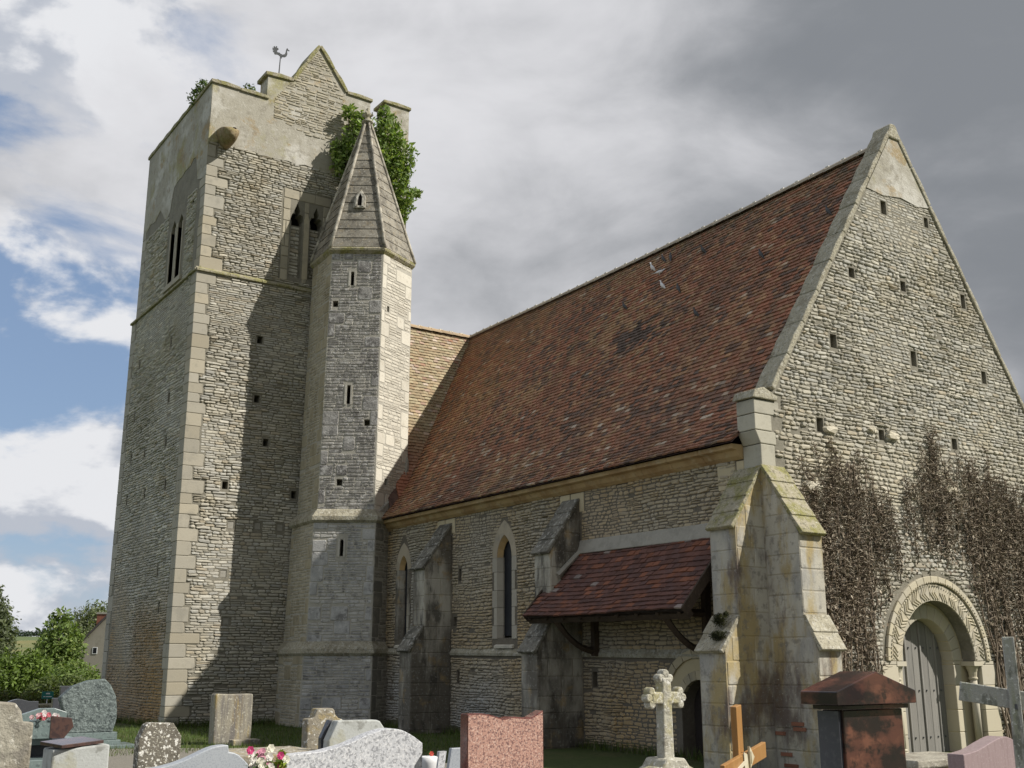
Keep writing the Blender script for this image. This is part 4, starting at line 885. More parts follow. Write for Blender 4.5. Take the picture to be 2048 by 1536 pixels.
# ================================================================== GROUND
gm = MB(); rs = [0, 8, 16, 26, 40, 60, 90, 130, 180, 240, 320, 420, 560, 800, 1300, 2200]; NA = 72
def gz(r, a): 
    t = min(1, max(0, (r-170)/430)); return 16*(t*t*(3-2*t))+(.8*nz(math.cos(a)*r*.01, math.sin(a)*r*.01, 0)*t*6 if r > 170 else 0)-(.25*min(1, max(0, (r-45)/60)))
V = [(-4, 8, 0)]; F = []
for r in rs[1:]:
    for j in range(NA): a = 2*math.pi*j/NA; V.append((-4+r*math.cos(a), 8+r*math.sin(a), gz(r, a)))
for j in range(NA): F.append((0, 1+j, 1+(j+1) % NA))
for i in range(len(rs)-2):
    for j in range(NA): F.append((1+i*NA+j, 1+(i+1)*NA+j, 1+(i+1)*NA+(j+1) % NA, 1+i*NA+(j+1) % NA))
near = [f for f in F if max(np.hypot(V[i][0]+4, V[i][1]-8) for i in f) <= 130.5]; far = [f for f in F if f not in set(near)]
a = MB(); a.add(V, near); struct(a.build('ground', 'grass_ground', smooth=True)); a = MB(); a.add(V, far); struct(a.build('field', 'field', smooth=True))
pg = MB(); pv = []
for x, y in ((-12.5, -9), (-4.2, -9.5), (1.5, -6), (1.0, -1.6), (-1.6, -1.2), (-3.4, 3.0), (-4.6, 8.0), (-6.6, 9.2), (-9.5, 10.2), (-12.5, 6)): pv.append((x, y, .006))
pg.add(pv, [tuple(range(len(pv)))]); struct(pg.build('gravel_path', 'gravel'))
gb = MB(); n = 0
rng = np.random.default_rng(3)
def blades(mb, pts, h, wd, cols):
    for (x, y, z) in pts:
        a = rng.uniform(0, 6.28); hh = rng.uniform(*h); dx_, dy_ = math.cos(a)*wd/2, math.sin(a)*wd/2; lx, ly = rng.uniform(-.4, .4, 2)*hh
        mb.add([(x-dx_, y-dy_, z), (x+dx_, y+dy_, z), (x+lx, y+ly, z+hh)], [(0, 1, 2)], mulc(cols[rng.integers(len(cols))], rng.uniform(.7, 1.3)))
GRN = [(.075, .125, .02), (.06, .10, .02), (.10, .14, .03), (.09, .095, .035)]
pts = [(x, y, 0) for x, y in zip(rng.uniform(-9.5, 1, 22000), rng.uniform(5.5, 16.0, 22000)) if not (x > -4.0 and y > TY) and (x < .3 or y < 12) and y > 5.5+2.0*(x < -4.5)]
pts2 = [(TX0+U(-.25, .0), U(TY-.2, TYB), 0) for _ in range(900)]+[(U(TX0-.1, -1.0), TY-abs(random.gauss(0, .10)), 0) for _ in range(1500)]+[(SH*y_-abs(random.gauss(0, .12)), y_, 0) for y_ in [U(.6, 12.9) for _ in range(2200)]]+[(U(.6, 2.6), -abs(random.gauss(0, .12)), 0) for _ in range(500)]
blades(gb, pts, (.03, .11), .012, GRN); blades(gb, pts2, (.06, .24), .014, GRN+[(.12, .13, .05)]); stuff(gb.build('grass', 'leaf'))['label'] = 'short green grass at the foot of the tower'
a = bpy.data.objects['grass']; a['category'] = 'grass'

# ================================================================== VEGETATION
def leaf_quads(mb, ctr, rad_, n_, size, cols, flat=.0, shell=.42):
    c = np.array(ctr, float); R_ = np.array(rad_, float)
    d = rng.normal(size=(n_, 3)); d /= np.linalg.norm(d, axis=1)[:, None]; rr = shell+(1-shell)*rng.random(n_)**.7
    lump = np.array([1+.45*mn.noise(Vector(x*2.6)+Vector(c*.7))+.25*mn.noise(Vector(x*6)+Vector(c)) for x in d]); P_ = c+d*R_*(rr*lump)[:, None]
    A_ = rng.normal(size=(n_, 3)); A_ /= np.linalg.norm(A_, axis=1)[:, None]; B_ = np.cross(A_, d+rng.normal(size=(n_, 3))*.7); B_ /= np.linalg.norm(B_, axis=1)[:, None]
    s = size*rng.uniform(.6, 1.35, n_)[:, None]; V_ = np.stack([P_-A_*s, P_-B_*s*.42, P_+A_*s, P_+B_*s*.42], 1).reshape(-1, 3)
    ci = rng.integers(len(cols), size=n_); cc = np.array(cols)[ci]*rng.uniform(.65, 1.3, n_)[:, None]
    mb.v.append(V_); o = mb.n; mb.f.extend([(o+4*i, o+4*i+1, o+4*i+2, o+4*i+3) for i in range(n_)]); mb.n += len(V_)
    mb.c.append(np.repeat(np.c_[cc, np.ones(n_)], 4, axis=0))
LG = [(.12, .18, .042), (.15, .215, .055), (.09, .135, .035), (.20, .245, .08)]
DG = [(.065, .105, .028), (.085, .135, .034), (.05, .08, .022), (.12, .155, .045)]
PG = [(.13, .155, .075), (.10, .13, .05), (.16, .18, .10)]
def tree(name, base, blobs, n_, size, cols, label, cat='tree', trunk=None, group=None):
    e = empty(name, base, label, cat, group); b = MB(); tot = sum(r[0]*r[1]+r[2]*r[1] for _, r in blobs)
    for c, r in blobs: leaf_quads(b, c, r, int(n_*(r[0]*r[1]+r[2]*r[1])/tot), size, cols)
    cr = b.build('crown', 'leaf'); t = MB(); bt = Vector(base)
    for c, r in blobs[:6]:
        c = Vector(c); m_ = (bt+c)/2+Vector((U(-.2, .2), U(-.2, .2), .1))*min(r); t.tube([bt+Vector((U(-.05, .05), U(-.05, .05), -.1)), m_, c+Vector((0, 0, r[2]*.4))], [trunk or .1, (trunk or .1)*.6, (trunk or .1)*.15], 6)
    tr = t.build('trunk', 'bark', smooth=True); kids(e, cr, tr); return e
tree('roadside_tree', (1.2, 71.7, -.2), [((.8, 71.7, 3.2), (2.2, 2.3, 2.8)), ((.6, 71.7, 5.6), (1.6, 1.8, 1.7)), ((2.1, 71.7, 2.8), (1.0, 1.2, 1.8)), ((1.7, 71.6, 4.6), (.9, 1.0, 1.2))], 8000, .15, [(.10, .125, .06), (.13, .155, .08), (.075, .095, .045)], 'tall dark tree cut by the left edge above the hedges', trunk=.3)
tree('leafy_tree', (-.1, 44.6, -.2), [((-.1, 44.6, 2.4), (1.1, 1.1, 1.2)), ((-.6, 44.5, 1.6), (.9, .9, 1.0)), ((.3, 44.6, 1.9), (.8, .9, .9)), ((-.15, 44.6, 3.4), (.5, .5, .65)), ((.9, 44.4, .5), (1.1, 1, .6)), ((.1, 44.3, .9), (1.1, 1, .8))], 9000, .11, LG, 'bushy green tree between the tower and the distant field', trunk=.12)
tree('pale_tree', (18, 112, -.2), [((18.0, 112, 5.6), (2.3, 2.3, 2.2)), ((20.6, 112.5, 6.2), (3.0, 2.5, 1.8)), ((16.8, 111.5, 4.4), (1.7, 1.7, 1.8))], 6000, .2, PG, 'pale grey green tree rising behind the house roof', trunk=.25)
bl = [('shrub', (-3.4, 37.4, 0), [((-3.6, 37.4, .9), (1.1, .9, 1.0)), ((-2.7, 37.4, 1.2), (.8, .8, .8))], 5000, .085, [(.10, .155, .025), (.13, .19, .035), (.075, .115, .02)], 'bright green bush at the left edge below the tall tree'),
      ('shrub', (-1.7, 39, 0), [((-1.7, 39, .7), (1.1, .9, .9)), ((-2.4, 38.5, .5), (.8, .8, .7))], 4500, .08, DG, 'dark green bush below the distant field'),
      ('shrub', (-1.6, 33.5, 0), [((-1.9, 33.6, .8), (1.0, .9, .85)), ((-1.0, 33.3, .35), (1.0, .9, .6))], 5000, .075, LG, 'leafy mid green bush in front of the house gable'),
      ('shrub', (-3.4, 30, 0), [((-3.6, 30, .45), (.8, .8, .6)), ((-2.7, 30, .5), (.9, .8, .6)), ((-2.0, 29.5, .4), (.7, .7, .55))], 6000, .07, [(.085, .11, .03), (.10, .135, .035), (.06, .085, .022)], 'low olive bush between hedge and house')]
for nm_, bs, bb, n_, sz, cc, lb in bl: tree(nm_, bs, bb, n_, sz, cc, lb, 'bush', .03, 'bushes beyond the churchyard wall')
hb = MB()
for i in range(22): leaf_quads(hb, (-7.6+i*.22, 25.2-.03*i, .3+.10*nz(i*.6, 1)), (.3, .35, .40+.12*nz(i*.9, 4)), 520, .05, [(.075, .10, .028), (.095, .125, .03), (.06, .078, .022), (.11, .10, .04)])
tag(hb.build('hedge', 'leaf'), 'long low green hedge behind the churchyard wall', 'hedge')
# distant trees on the skyline
hb = MB()
for i in range(90):
    a = rad(70+i*.34); r = 575+U(-8, 8); leaf_quads(hb, (-4+r*math.cos(a), 8+r*math.sin(a), gz(r, a)+.6), (4.5, 4, 1.7), 130, .7, [(.05, .07, .05), (.04, .06, .045)])
stuff(hb.build('distant_treeline', 'leaf'))['label'] = 'thin dark line of trees along the far field'
bpy.data.objects['distant_treeline']['category'] = 'treeline'
TG = [(.15, .23, .05), (.19, .27, .07), (.11, .17, .04), (.24, .30, .10)]
# plants rooted in the tower
def tower_shrub(lb, base, blobs, n_, size, cols=LG): 
    tree('wall_shrub', base, blobs, n_, size, cols, lb, 'shrub', .03, 'shrubs rooted in the tower top')
tower_shrub('green elder shrub on the tower wall to the left of the spire', (.1, 15.3, 15.3), [((-.12, 15.05, 15.35), (.42, .32, .5)), ((.15, 15.05, 16.1), (.42, .32, .55)), ((.35, 15.05, 16.75), (.42, .3, .35)), ((-.35, 15.1, 15.75), (.25, .2, .3)), ((.5, 15.0, 15.5), (.4, .3, .6)), ((-.05, 15.1, 17.0), (.2, .2, .25))], 2500, .075, TG)
tower_shrub('large green shrub spilling down the tower to the right of the spire', (1.5, 15.3, 15.4), [((1.25, 15.0, 16.7), (.45, .35, .5)), ((1.65, 15.0, 16.1), (.5, .35, .55)), ((1.55, 15.0, 15.4), (.5, .35, .55)), ((1.8, 15.0, 14.75), (.36, .3, .45)), ((1.75, 15.05, 14.2), (.22, .2, .35)), ((2.2, 15.0, 15.0), (.18, .15, .14)), ((1.15, 15.1, 17.25), (.25, .2, .3)), ((1.0, 15.0, 16.0), (.3, .25, .5)), ((1.75, 14.95, 15.5), (.2, .2, .25))], 3700, .075, TG)
tower_shrub('small green shrub on the parapet above the tower corner', (-3.6, 16.8, 16.9), [((-3.95, 16.9, 17.1), (.22, .3, .3)), ((-3.85, 16.7, 17.4), (.2, .2, .22)), ((-3.55, 16.5, 17.38), (.16, .18, .2))], 650, .05, DG)
tower_shrub('thin twiggy shrub behind the parapet below the weathercock', (-2.8, 16.4, 16.9), [((-2.95, 16.4, 17.35), (.28, .2, .15)), ((-2.6, 16.4, 17.5), (.22, .2, .2)), ((-3.2, 16.5, 17.25), (.15, .2, .18))], 480, .05, DG)
tower_shrub('tiny green tuft on the sloping left edge of the tower top', (-3.75, 18.8, 16.9), [((-3.7, 18.8, 17.05), (.15, .2, .2))], 160, .05, DG)
# bare ivy over the gable
IVU = [.55, .84, 1.35, 1.85, 2.3, 2.51, 3.05, 3.3, 3.98, 4.31, 4.8, 5.73, 6.31, 7.02, 8.07]; IVZ = [3.6, 4.2, 4.62, 4.78, 4.5, 4.15, 3.9, 4.2, 4.95, 5.3, 4.75, 4.9, 4.7, 4.4, 4.3]
iv = MB(); cnt = 0
def ivok(u, v):
    if u < .60 or u > 8.0 or v < .3: return 0
    if (u-PX)**2+(max(v, PZ)-PZ)**2 < 1.5**2: return 0
    if v < 2.0 and 2.25 < u < 5.55 : return 0
    if u > 5.5 and v < 1.0: return 0
    t = np.interp(u, IVU, IVZ)+.5*nz(u*3.2, v*.5, 3)-v
    if t < 0: return 0
    n_ = nz(u*1.6, v*.8, 11)*.5+nz(u*4.5, v*1.6, 17)*.35
    return min(1, .22+t*.42)*(1.0 if n_ > -.12 else .28 if n_ > -.3 else .10)
IVC = [(.16, .125, .09), (.25, .205, .15), (.09, .07, .052), (.34, .295, .23)]
plumes = 0
while plumes < 430:
    u, v = U(.6, 8.0), U(.3, 5.0)
    if ivok(u, v) <= .1: continue
    plumes += 1; P_ = [(u, v, .03)]; dirx = random.gauss(-.10, .2); n_ = random.randint(6, 17); tpo = U(-.55, .4)
    for i in range(n_):
        u += dirx*.1+U(-.025, .025); v += U(.07, .13)
        if np.interp(u, IVU, IVZ)+tpo < v or ((u-PX)**2+(max(v, PZ)-PZ)**2 < 1.45**2): break
        P_.append((u, v, U(.025, .07)))
    if len(P_) < 3: continue
    q = np.array(P_); iv.tube(frF(q[:, 0], q[:, 1], q[:, 2]), [.012-.009*i/len(P_) for i in range(len(P_))], 4, random.choice(IVC), cap=False)
    for i, (pu, pv, pw) in enumerate(P_[1:]):
        for _ in range(3):
            s_ = random.choice((-1, 1)); L_ = U(.06, .20)*(1-.4*i/len(P_)); an = rad(U(15, 110)); c_ = [(pu, pv, pw)]
            for j in (1, 2, 3): c_.append((pu+s_*math.sin(an)*L_*j/3+U(-.012, .012), pv+math.cos(an)*L_*j/3+U(-.012, .012), pw+U(-.01, .03)*j))
            q = np.array(c_); iv.tube(frF(q[:, 0], q[:, 1], q[:, 2]), [.0085, .0075, .006, .0035], 3, mulc(random.choice(IVC), U(.7, 1.25)), cap=False)
for i in range(46):
    u = random.choice((U(.8, 2.2), U(5.6, 7.8), U(5.6, 7.8))); P_ = [(u, .0, .04)]; v = 0.0; tp = np.interp(u, IVU, IVZ)
    while v < tp-.2: v += .22; u += U(-.07, .07)+(0.02 if u < 3 else -.03); P_.append((u, v, U(.03, .07)))
    P_ = [p for p in P_ if (p[0]-PX)**2+(max(p[1], PZ)-PZ)**2 > 1.46**2]
    if len(P_) > 3: q = np.array(P_); iv.tube(frF(q[:, 0], q[:, 1], q[:, 2]), [.022-.016*i/len(P_) for i in range(len(P_))], 5, (.17, .135, .10), cap=False)
fl = 0
while fl < 1300:
    u, v = U(.6, 8.0), U(.3, 5.4)
    if random.random() > ivok(u, v): continue
    fl += 1; a_ = U(0, 6.28); z_ = U(.018, .038); w_ = U(.05, .11); p = [(u+z_*math.cos(a_+t), v+z_*math.sin(a_+t), w_+U(-.02, .02)) for t in (0, 1.5, 3.1, 4.6)]
    q = np.array(p); iv.add(frF(q[:, 0], q[:, 1], q[:, 2]), [(0, 1, 2, 3)], mulc(random.choice(IVC), U(.6, 1.2)))
tag(iv.build('climbing_ivy', 'ivy_stem'), 'dry brown leafless ivy spreading over the gable around the arched door', 'ivy')
# moss cushion on the corner buttress
ms = MB(); leaf_quads(ms, (-.88, .17, 2.06), (.07, .13, .10), 1800, .012, [(.03, .035, .01), (.02, .022, .008), (.05, .05, .012)], shell=.2); leaf_quads(ms, (-.97, .13, 1.84), (.07, .15, .07), 1800, .012, [(.03, .035, .01), (.02, .022, .008)], shell=.2); leaf_quads(ms, (-.82, .10, 2.13), (.04, .06, .05), 500, .012, [(.03, .035, .01)], shell=.2)
ms.build('moss_cushion', 'leaf', b1)

# ================================================================== BIRDS AND WEATHERCOCK
def bird(mats, loc, yaw_, size, label, cat, group, pitch_=0.0, grp=True):
    S = [(-.52, .012, .006, .02), (-.40, .05, .014, .03), (-.26, .055, .03, .05), (-.12, .10, .085, .085), (.05, .125, .125, .105), (.18, .105, .11, .13), (.27, .07, .07, .18), (.32, .056, .058, .235), (.375, .055, .055, .265), (.42, .04, .04, .265), (.45, .016, .014, .255), (.50, .004, .004, .245)]
    b = MB(); V_ = []; k_ = 10
    for x, rw, rh, zc in S:
        for j in range(k_): t = 2*math.pi*j/k_; V_.append((x, rw*math.cos(t), zc+rh*math.sin(t)))
    F_ = [(i*k_+j, i*k_+(j+1) % k_, (i+1)*k_+(j+1) % k_, (i+1)*k_+j) for i in range(len(S)-1) for j in range(k_)]+[tuple(range(k_))[::-1], tuple(range((len(S)-1)*k_, len(S)*k_))]
    b.add(np.array(V_)*size, F_)
    for s in (-1, 1): b.tube([np.array((.02, s*.05, -.0))*size, np.array((.04, s*.05, -.10))*size], .012*size, 4)
    o = b.build('pigeon' if cat == 'pigeon' else 'black_bird', mats, smooth=True); o.location = loc; o.rotation_euler = (0, pitch_, yaw_); tag(o, label, cat, group); return o
def onroof(y, lx):
    s = float(np.interp(lx, RP[:, 0], RS)); return frR([y], [s], [.075])[0]
PGN = [('pigeon_white', 6.56, 3.60, 2.3, 'white pigeon nearest the ridge, tail hanging down the tiles'), ('pigeon_white', 6.11, 3.42, -.6, 'white pigeon standing sideways just below its white neighbour'), ('pigeon_white', 5.61, 3.06, 2.1, 'lowest of the three white pigeons on the red roof'),
       ('pigeon_grey', 4.85, 2.85, 1.2, 'grey pigeon right beside the lowest white pigeon'), ('pigeon_grey', 6.85, 2.95, 2.0, 'grey pigeon left of and below the white pigeons'), ('pigeon_grey', 5.96, 3.66, .8, 'right one of two dark pigeons huddled above the white pair'), ('pigeon_grey', 6.27, 3.70, 1.6, 'left one of two dark pigeons huddled above the white pair'),
       ('pigeon_grey', 4.67, 3.47, 2.2, 'grey pigeon alone high on the roof right of the white ones'), ('pigeon_grey', 2.36, 2.83, 1.4, 'dark pigeon alone halfway between the white ones and the gable'), ('pigeon_grey', .85, 3.11, 1.5, 'dark pigeon close to the gable coping near the ridge'), ('pigeon_grey', 3.61, 2.18, 2.0, 'grey pigeon lowest on the roof slope')]
for m_, y, lx, yw, lb in PGN: bird(m_, onroof(y, lx), yw, .34 if m_ == 'pigeon_white' else .33, lb, 'pigeon', 'pigeons resting on the nave roof', pitch_=-.75 if m_ == 'pigeon_grey' or yw > 1 else -.1)
bird('crow_black', (-3.75, 20.3, 16.99), 2.0, .42, 'small black bird on the far left end of the tower parapet', 'bird', None)
wc = empty('weathercock', (-1.96, 15.75, 17.72), 'metal weathercock on a thin rod above the tower step', 'weathercock')
b = MB(); b.tube([(-1.98, 15.75, 17.6), (-1.95, 15.75, 18.52)], [.022, .014], 6); b.lathe([(.04, 0), (.04, .03)], (-1.98, 15.75, 17.80), 6); r1 = b.build('rod', 'iron')
fW = frame((-1.95, 15.75, 18.50), (.92, -.26, 0), (0, 0, .92), (-.27, -.96, 0)); b = MB()
bod = [(-.05, .02), (.04, -.01), (.13, .0), (.18, .05), (.20, .12), (.185, .20), (.20, .25), (.235, .27), (.26, .245), (.225, .235), (.21, .29), (.185, .33), (.165, .30), (.15, .24), (.14, .16), (.12, .10), (.06, .07), (.0, .09), (-.06, .14)]
b.prism(bod, fW, -.012, .012)
b.prism([(-.03, .03), (-.10, .05), (-.17, .04), (-.20, .07), (-.155, .09), (-.22, .11), (-.245, .16), (-.19, .155), (-.255, .21), (-.25, .27), (-.205, .235), (-.225, .30), (-.19, .33), (-.165, .28), (-.15, .335), (-.11, .325), (-.125, .27), (-.085, .28), (-.07, .23), (-.105, .20), (-.115, .15), (-.08, .12), (-.04, .12)], fW, -.010, .010); b.prism([(.02, -.06), (.04, -.06), (.05, .02), (.01, .02)], fW, -.01, .01)
r2 = b.build('cock_figure', 'iron'); kids(wc, r1, r2)

# ================================================================== GRAVES
def fg(y): return frame((0, y, 0), (1, 0, 0), (0, 0, 1), (0, -1, 0))
def grave(name, label, x0, x1, y, parts, cat='gravestone', rz=0, group='gravestones in the churchyard'):
    """parts: (name, outline[(u,z)], front, back, material, bevel); u measured from x0"""
    e = empty(name, (x0, y, 0), label, cat, group); f = frame((0, 0, 0), (1, 0, 0), (0, 0, 1), (0, -1, 0)); objs = {}
    for p in parts:
        nm_, ol, fr_, bk, m_ = p[:5]; b = MB(); b.prism(ol, f, fr_, -bk); o = b.build(nm_, m_, e, bevel=p[5] if len(p) > 5 else .008); objs[nm_] = o
    e.rotation_euler.z = rz; return e
def wave(pts, n_=24):
    """smooth top through (u,z) points"""
    u = np.array([p[0] for p in pts]); z = np.array([p[1] for p in pts]); t = np.linspace(u[0], u[-1], n_)
    zz_ = np.interp(t, u, z); k_ = np.array([.25, .5, .25])
    for _ in range(2): zz_[1:-1] = np.convolve(zz_, k_, 'valid')
    return list(zip(t[::-1], zz_[::-1]))
grave('weathered_slab', 'lichened beige stone slab cut by the lower left corner', -11.75, -11.08, -4.76, [('headstone', [(0, -.1), (.67, -.1), (.67, 1.14), (.615, 1.14), (.60, 1.20), (.565, 1.245), (.40, 1.26), (0, 1.25)], 0, .14, 'grave_slab_pale', .012)])
e = grave('carved_headstone', 'rounded grey green granite headstone with a pointed left side', -7.67, -6.69, 9.67, [
    ('headstone', [(.055, .27), (.165, .48), (.04, .69), (-.02, .85), (-.025, .88), (.18, 1.075), (.44, 1.17), (.72, 1.195), (.83, 1.09), (.94, .89), (.975, .68), (.985, .50), (.93, .27)][::1], 0, .22, 'granite_green', .02),
    ('base', rect(-.02, 1.0, .14, .27), .05, .3, 'granite_green_pol'), ('plinth', rect(-.05, 1.05, 0, .137), .12, .36, 'granite_green_pol'), ('footing', rect(-.10, 1.3, -.05, .06), .3, .5, 'granite_green_pol')])
grave('octagonal_stele', 'small old stele speckled with white lichen, chamfered top corners', -9.07, -8.64, .10, [('headstone', [(0, -.1), (.43, -.1), (.43, .74), (.34, .87), (.10, .88), (.06, .86), (0, .72)], 0, .15, 'old_grave_lichen', .012)])
grave('wavy_headstone', 'pale blue grey granite headstone with a low stepped wave top', -10.24, -9.57, -4.12, [('headstone', [(0, -.1), (.67, -.1)]+wave([(.53, .885), (.58, .88), (.63, .84), (.67, .80)], 8)+[(.525, .925)]+wave([(0, .80), (.12, .815), (.25, .85), (.36, .90), (.44, .93), (.52, .93)], 14), 0, .10, 'granite_light', .008)])
grave('tall_stele', 'plain square-topped stone stele with ochre streaks near the tower', -5.05, -4.32, 9.16, [('headstone', [(0, 0), (.73, 0), (.73, .89), (.70, .905), (.36, .90), (.03, .915), (0, .895)], 0, .28, 'stele_streak', .02), ('footing', rect(.25, .78, -.05, .10), .35, -.1, 'stele_streak', .02)])
grave('shouldered_stele', 'old lichened stele with narrow raised top and low shoulders', -6.83, -6.42, 1.05, [('headstone', [(0, -.1), (.46, -.1), (.46, .80), (.40, .82), (.36, .86), (.345, .915), (.32, .935), (.12, .935), (.10, .88), (.075, .83), (0, .815)], 0, .17, 'old_grave', .015)])
grave('bevelled_headstone', 'pale concrete headstone with sloping shoulders behind the speckled granite one', -7.05, -6.34, -.02, [('headstone', [(0, -.1), (.78, -.1), (.78, .62), (.62, .825), (.58, .84), (.10, .845), (0, .64), (0, .3)], 0, .16, 'concrete_pale', .015), ('shade_fin', [(-.02, -.1), (.02, -.1), (.02, .62), (.11, .848), (.07, .848), (-.02, .66)], -.165, .24, 'granite_dark', .004)])  # dark fin paints the shade along the stone's left bevel
grave('speckled_headstone', 'broad salt-and-pepper granite headstone with a rounded wave top', -9.31, -8.24, -4.15, [('headstone', [(0, -.1), (1.06, -.1)]+wave([(0, .85), (.25, .86), (.45, .90), (.62, .965), (.76, 1.0), (.88, .99), (1.0, .93), (1.06, .885)], 30), 0, .13, 'granite_grey', .006)])
grave('pink_headstone', 'speckled pink granite headstone with an open-book top', -8.04, -7.36, -4.43, [('headstone', [(0, -.1), (.68, -.1)]+wave([(0, 1.095), (.1, 1.10), (.2, 1.085), (.30, 1.055), (.34, 1.05), (.38, 1.07), (.46, 1.06), (.56, 1.05), (.68, 1.105)], 34), 0, .10, 'granite_pink_pol', .004), ('front_face', [(.006, -.1), (.674, -.1)]+wave([(.006, 1.085), (.1, 1.09), (.2, 1.075), (.30, 1.045), (.34, 1.04), (.38, 1.06), (.46, 1.05), (.56, 1.04), (.674, 1.093)], 34), .003, -.001, 'granite_pink', 0)])
grave('curved_headstone', 'rose grey granite headstone with a rising curved top beside the old wooden cross', -5.97, -5.2, -7.06, [('headstone', [(0, -.1), (.95, -.1)]+wave([(0, .885), (.15, .90), (.3, .945), (.48, .99), (.55, .96), (.7, .90), (.95, .86)], 24), 0, .12, 'granite_rose_grey', .005)])
grave('dark_stele', 'slim dark granite stele standing behind the grey green headstone', -7.08, -6.81, 12.44, [('headstone', [(0, -.1), (.27, -.1), (.27, 1.0), (.22, 1.03), (0, 1.03)], 0, .12, 'granite_dark'), ('side_block', rect(-.13, -.004, -.1, .80), .02, .12, 'granite_dark')])
grave('scrolled_headstone', 'low dark headstone with a scroll top in front of the hedge', -7.49, -6.98, 15.32, [('headstone', [(0, -.1), (.62, -.1)]+wave([(0, .66), (.1, .70), (.2, .72), (.32, .69), (.44, .66), (.62, .66)], 18), 0, .14, 'granite_dark')])
# table tomb with planter and plaque at far left
e = grave('table_tomb', 'dark polished table tomb behind the weathered corner slab', -10.4, -9.05, 2.95, [('chest', rect(.2, 1.22, -.1, .52), -.05, .6, 'granite_dark'), ('table_slab', rect(0, 1.38, .525, .60), .06, .75, 'granite_green_pol'), ('foot_slab', rect(.5, 1.5, .0, .40), .6, -.12, 'granite_green_pol')], 'tomb', group=None)
grave('grey_headboard', 'low grey stone headboard with sloping ends behind the pink flowers', -9.55, -8.98, 3.55, [('headstone', [(0, .0), (.57, .0), (.57, .87), (.42, .92), (.25, .92), (0, .84)], 0, .1, 'granite_green_pol')])
e = empty('flower_trough', (-9.42, 2.90, .60), 'grey flower trough filled with small pink and white blooms', 'planter')
b = MB(); b.box((-.11, -.09, .0), (.14, .09, .21)); b.build('trough', 'granite_green_pol', e, bevel=.008)
def blooms(parent, c, r, n_, cols, sz):
    b = MB(); leaf_quads(b, c, r, n_*3, sz*.9, [(.06, .11, .025), (.09, .13, .03)], shell=.2); b.build('leaves', 'leaf', parent)
    for i in range(n_):
        p = np.array(c)+rng.normal(size=3)*np.array(r)*.5+np.array((0, -r[1]*.25, r[2]*.3)); col_ = cols[i % len(cols)]; b = MB()
        for ring in range(3):
            for j in range(6):
                a = j*1.047+ring*.5; rr = sz*(.35+.3*ring); d = np.array((math.cos(a), -.35, math.sin(a))); s_ = np.array((-math.sin(a), 0, math.cos(a))); q = p+np.array((0, -sz*.5*(2-ring)*.4, 0))
                b.add([q+d*rr*.2, q+d*rr*.8+s_*rr*.5, q+d*rr*1.15, q+d*rr*.8-s_*rr*.5], [(0, 1, 2, 3)], mulc(col_, rng.uniform(.75, 1.1)))
        b.build('flower', 'petal', parent)
blooms(e, (0.02, -.03, .24), (.15, .09, .05), 16, [(.62, .16, .20), (.68, .45, .47), (.60, .10, .15), (.75, .70, .68)], .028)
e = empty('memorial_plaque', (-9.26, 2.58, .60), 'dark brown polished trapezoid plaque on the table tomb', 'plaque'); f = frame((0, 0, 0), (1, 0, 0), (0, 0, 1), (0, -1, 0))
b = MB(); b.prism([(-.12, .02), (.03, -.0), (.14, .14), (.11, .24), (-.12, .27)], f, -.02, .02); b.build('plate', 'granite_brown', e, bevel=.006); b = MB(); b.prism(rect(-.10, .05, -.0, .02), f, -.08, .08); b.build('foot', 'granite_dark', e)
e = grave('white_block', 'whitish lichened stone block at the bottom near the left corner', -10.26, -9.80, -1.60, [('block', [(0, -.1), (.46, -.1), (.455, .80), (.2, .785), (0, .77)], 0, .35, 'concrete_pale', .015)], 'tomb block', group=None)
e = empty('tilted_slab', (-10.1, -1.45, .80), 'thin dark slab lying askew on the whitish block', 'slab'); b = MB(); b.box((-.16, -.16, 0), (.22, .18, .028)); b.build('slab', 'granite_brown', e, bevel=.004); e.rotation_euler = (.05, -.06, .3)
grave('flat_tomb', 'low flat grey tomb slab behind the pink and white bouquet', -8.1, -7.0, .2, [('ledger', rect(0, 1.05, .44, .53), .3, .8, 'old_grave', .012), ('chest', rect(.05, 1.0, -.1, .438), .22, .75, 'granite_dark')], 'tomb', group=None)
e = empty('leaning_plaque', (-7.62, -3.30, 0), 'white edged plaque leaning back beside the pink granite headstone', 'plaque')
b = MB(); b.prism([(-.05, .35), (.015, .35), (.075, .75), (.01, .75)], f, -.02, .02); b.build('edge', 'granite_grey', e); b = MB(); b.prism([(.05, .30), (.36, .30), (.36, .77), (.13, .77)], f, -.03, .01); b.build('plate', 'granite_light', e, bevel=.004); b = MB(); b.box((-.05, -.1, 0), (.36, .25, .30)); b.build('tomb_base', 'granite_light', e)
e = empty('flower_pot', (-7.96, -3.73, .55), 'small white pot with a red flower by the speckled headstone', 'flower pot'); b = MB(); b.lathe([(.05, 0), (.07, .16), (.075, .20), (.06, .205)], (0, 0, 0), 12); b.build('pot', 'paint_white', e, smooth=True); blooms(e, (0, -.01, .23), (.03, .03, .02), 1, [(.5, .08, .06)], .02)
b = MB(); b.box((-.12, -.12, -.55), (.12, .14, 0)); b.build('stand', 'granite_light', e)
e = empty('bouquet', (-9.60, -4.47, .70), 'bouquet of pink and white flowers before the wavy headstone', 'bouquet')
blooms(e, (0, 0, .12), (.15, .08, .08), 24, [(.55, .06, .19), (.74, .71, .66), (.66, .32, .42), (.76, .74, .62), (.70, .66, .60)], .026)
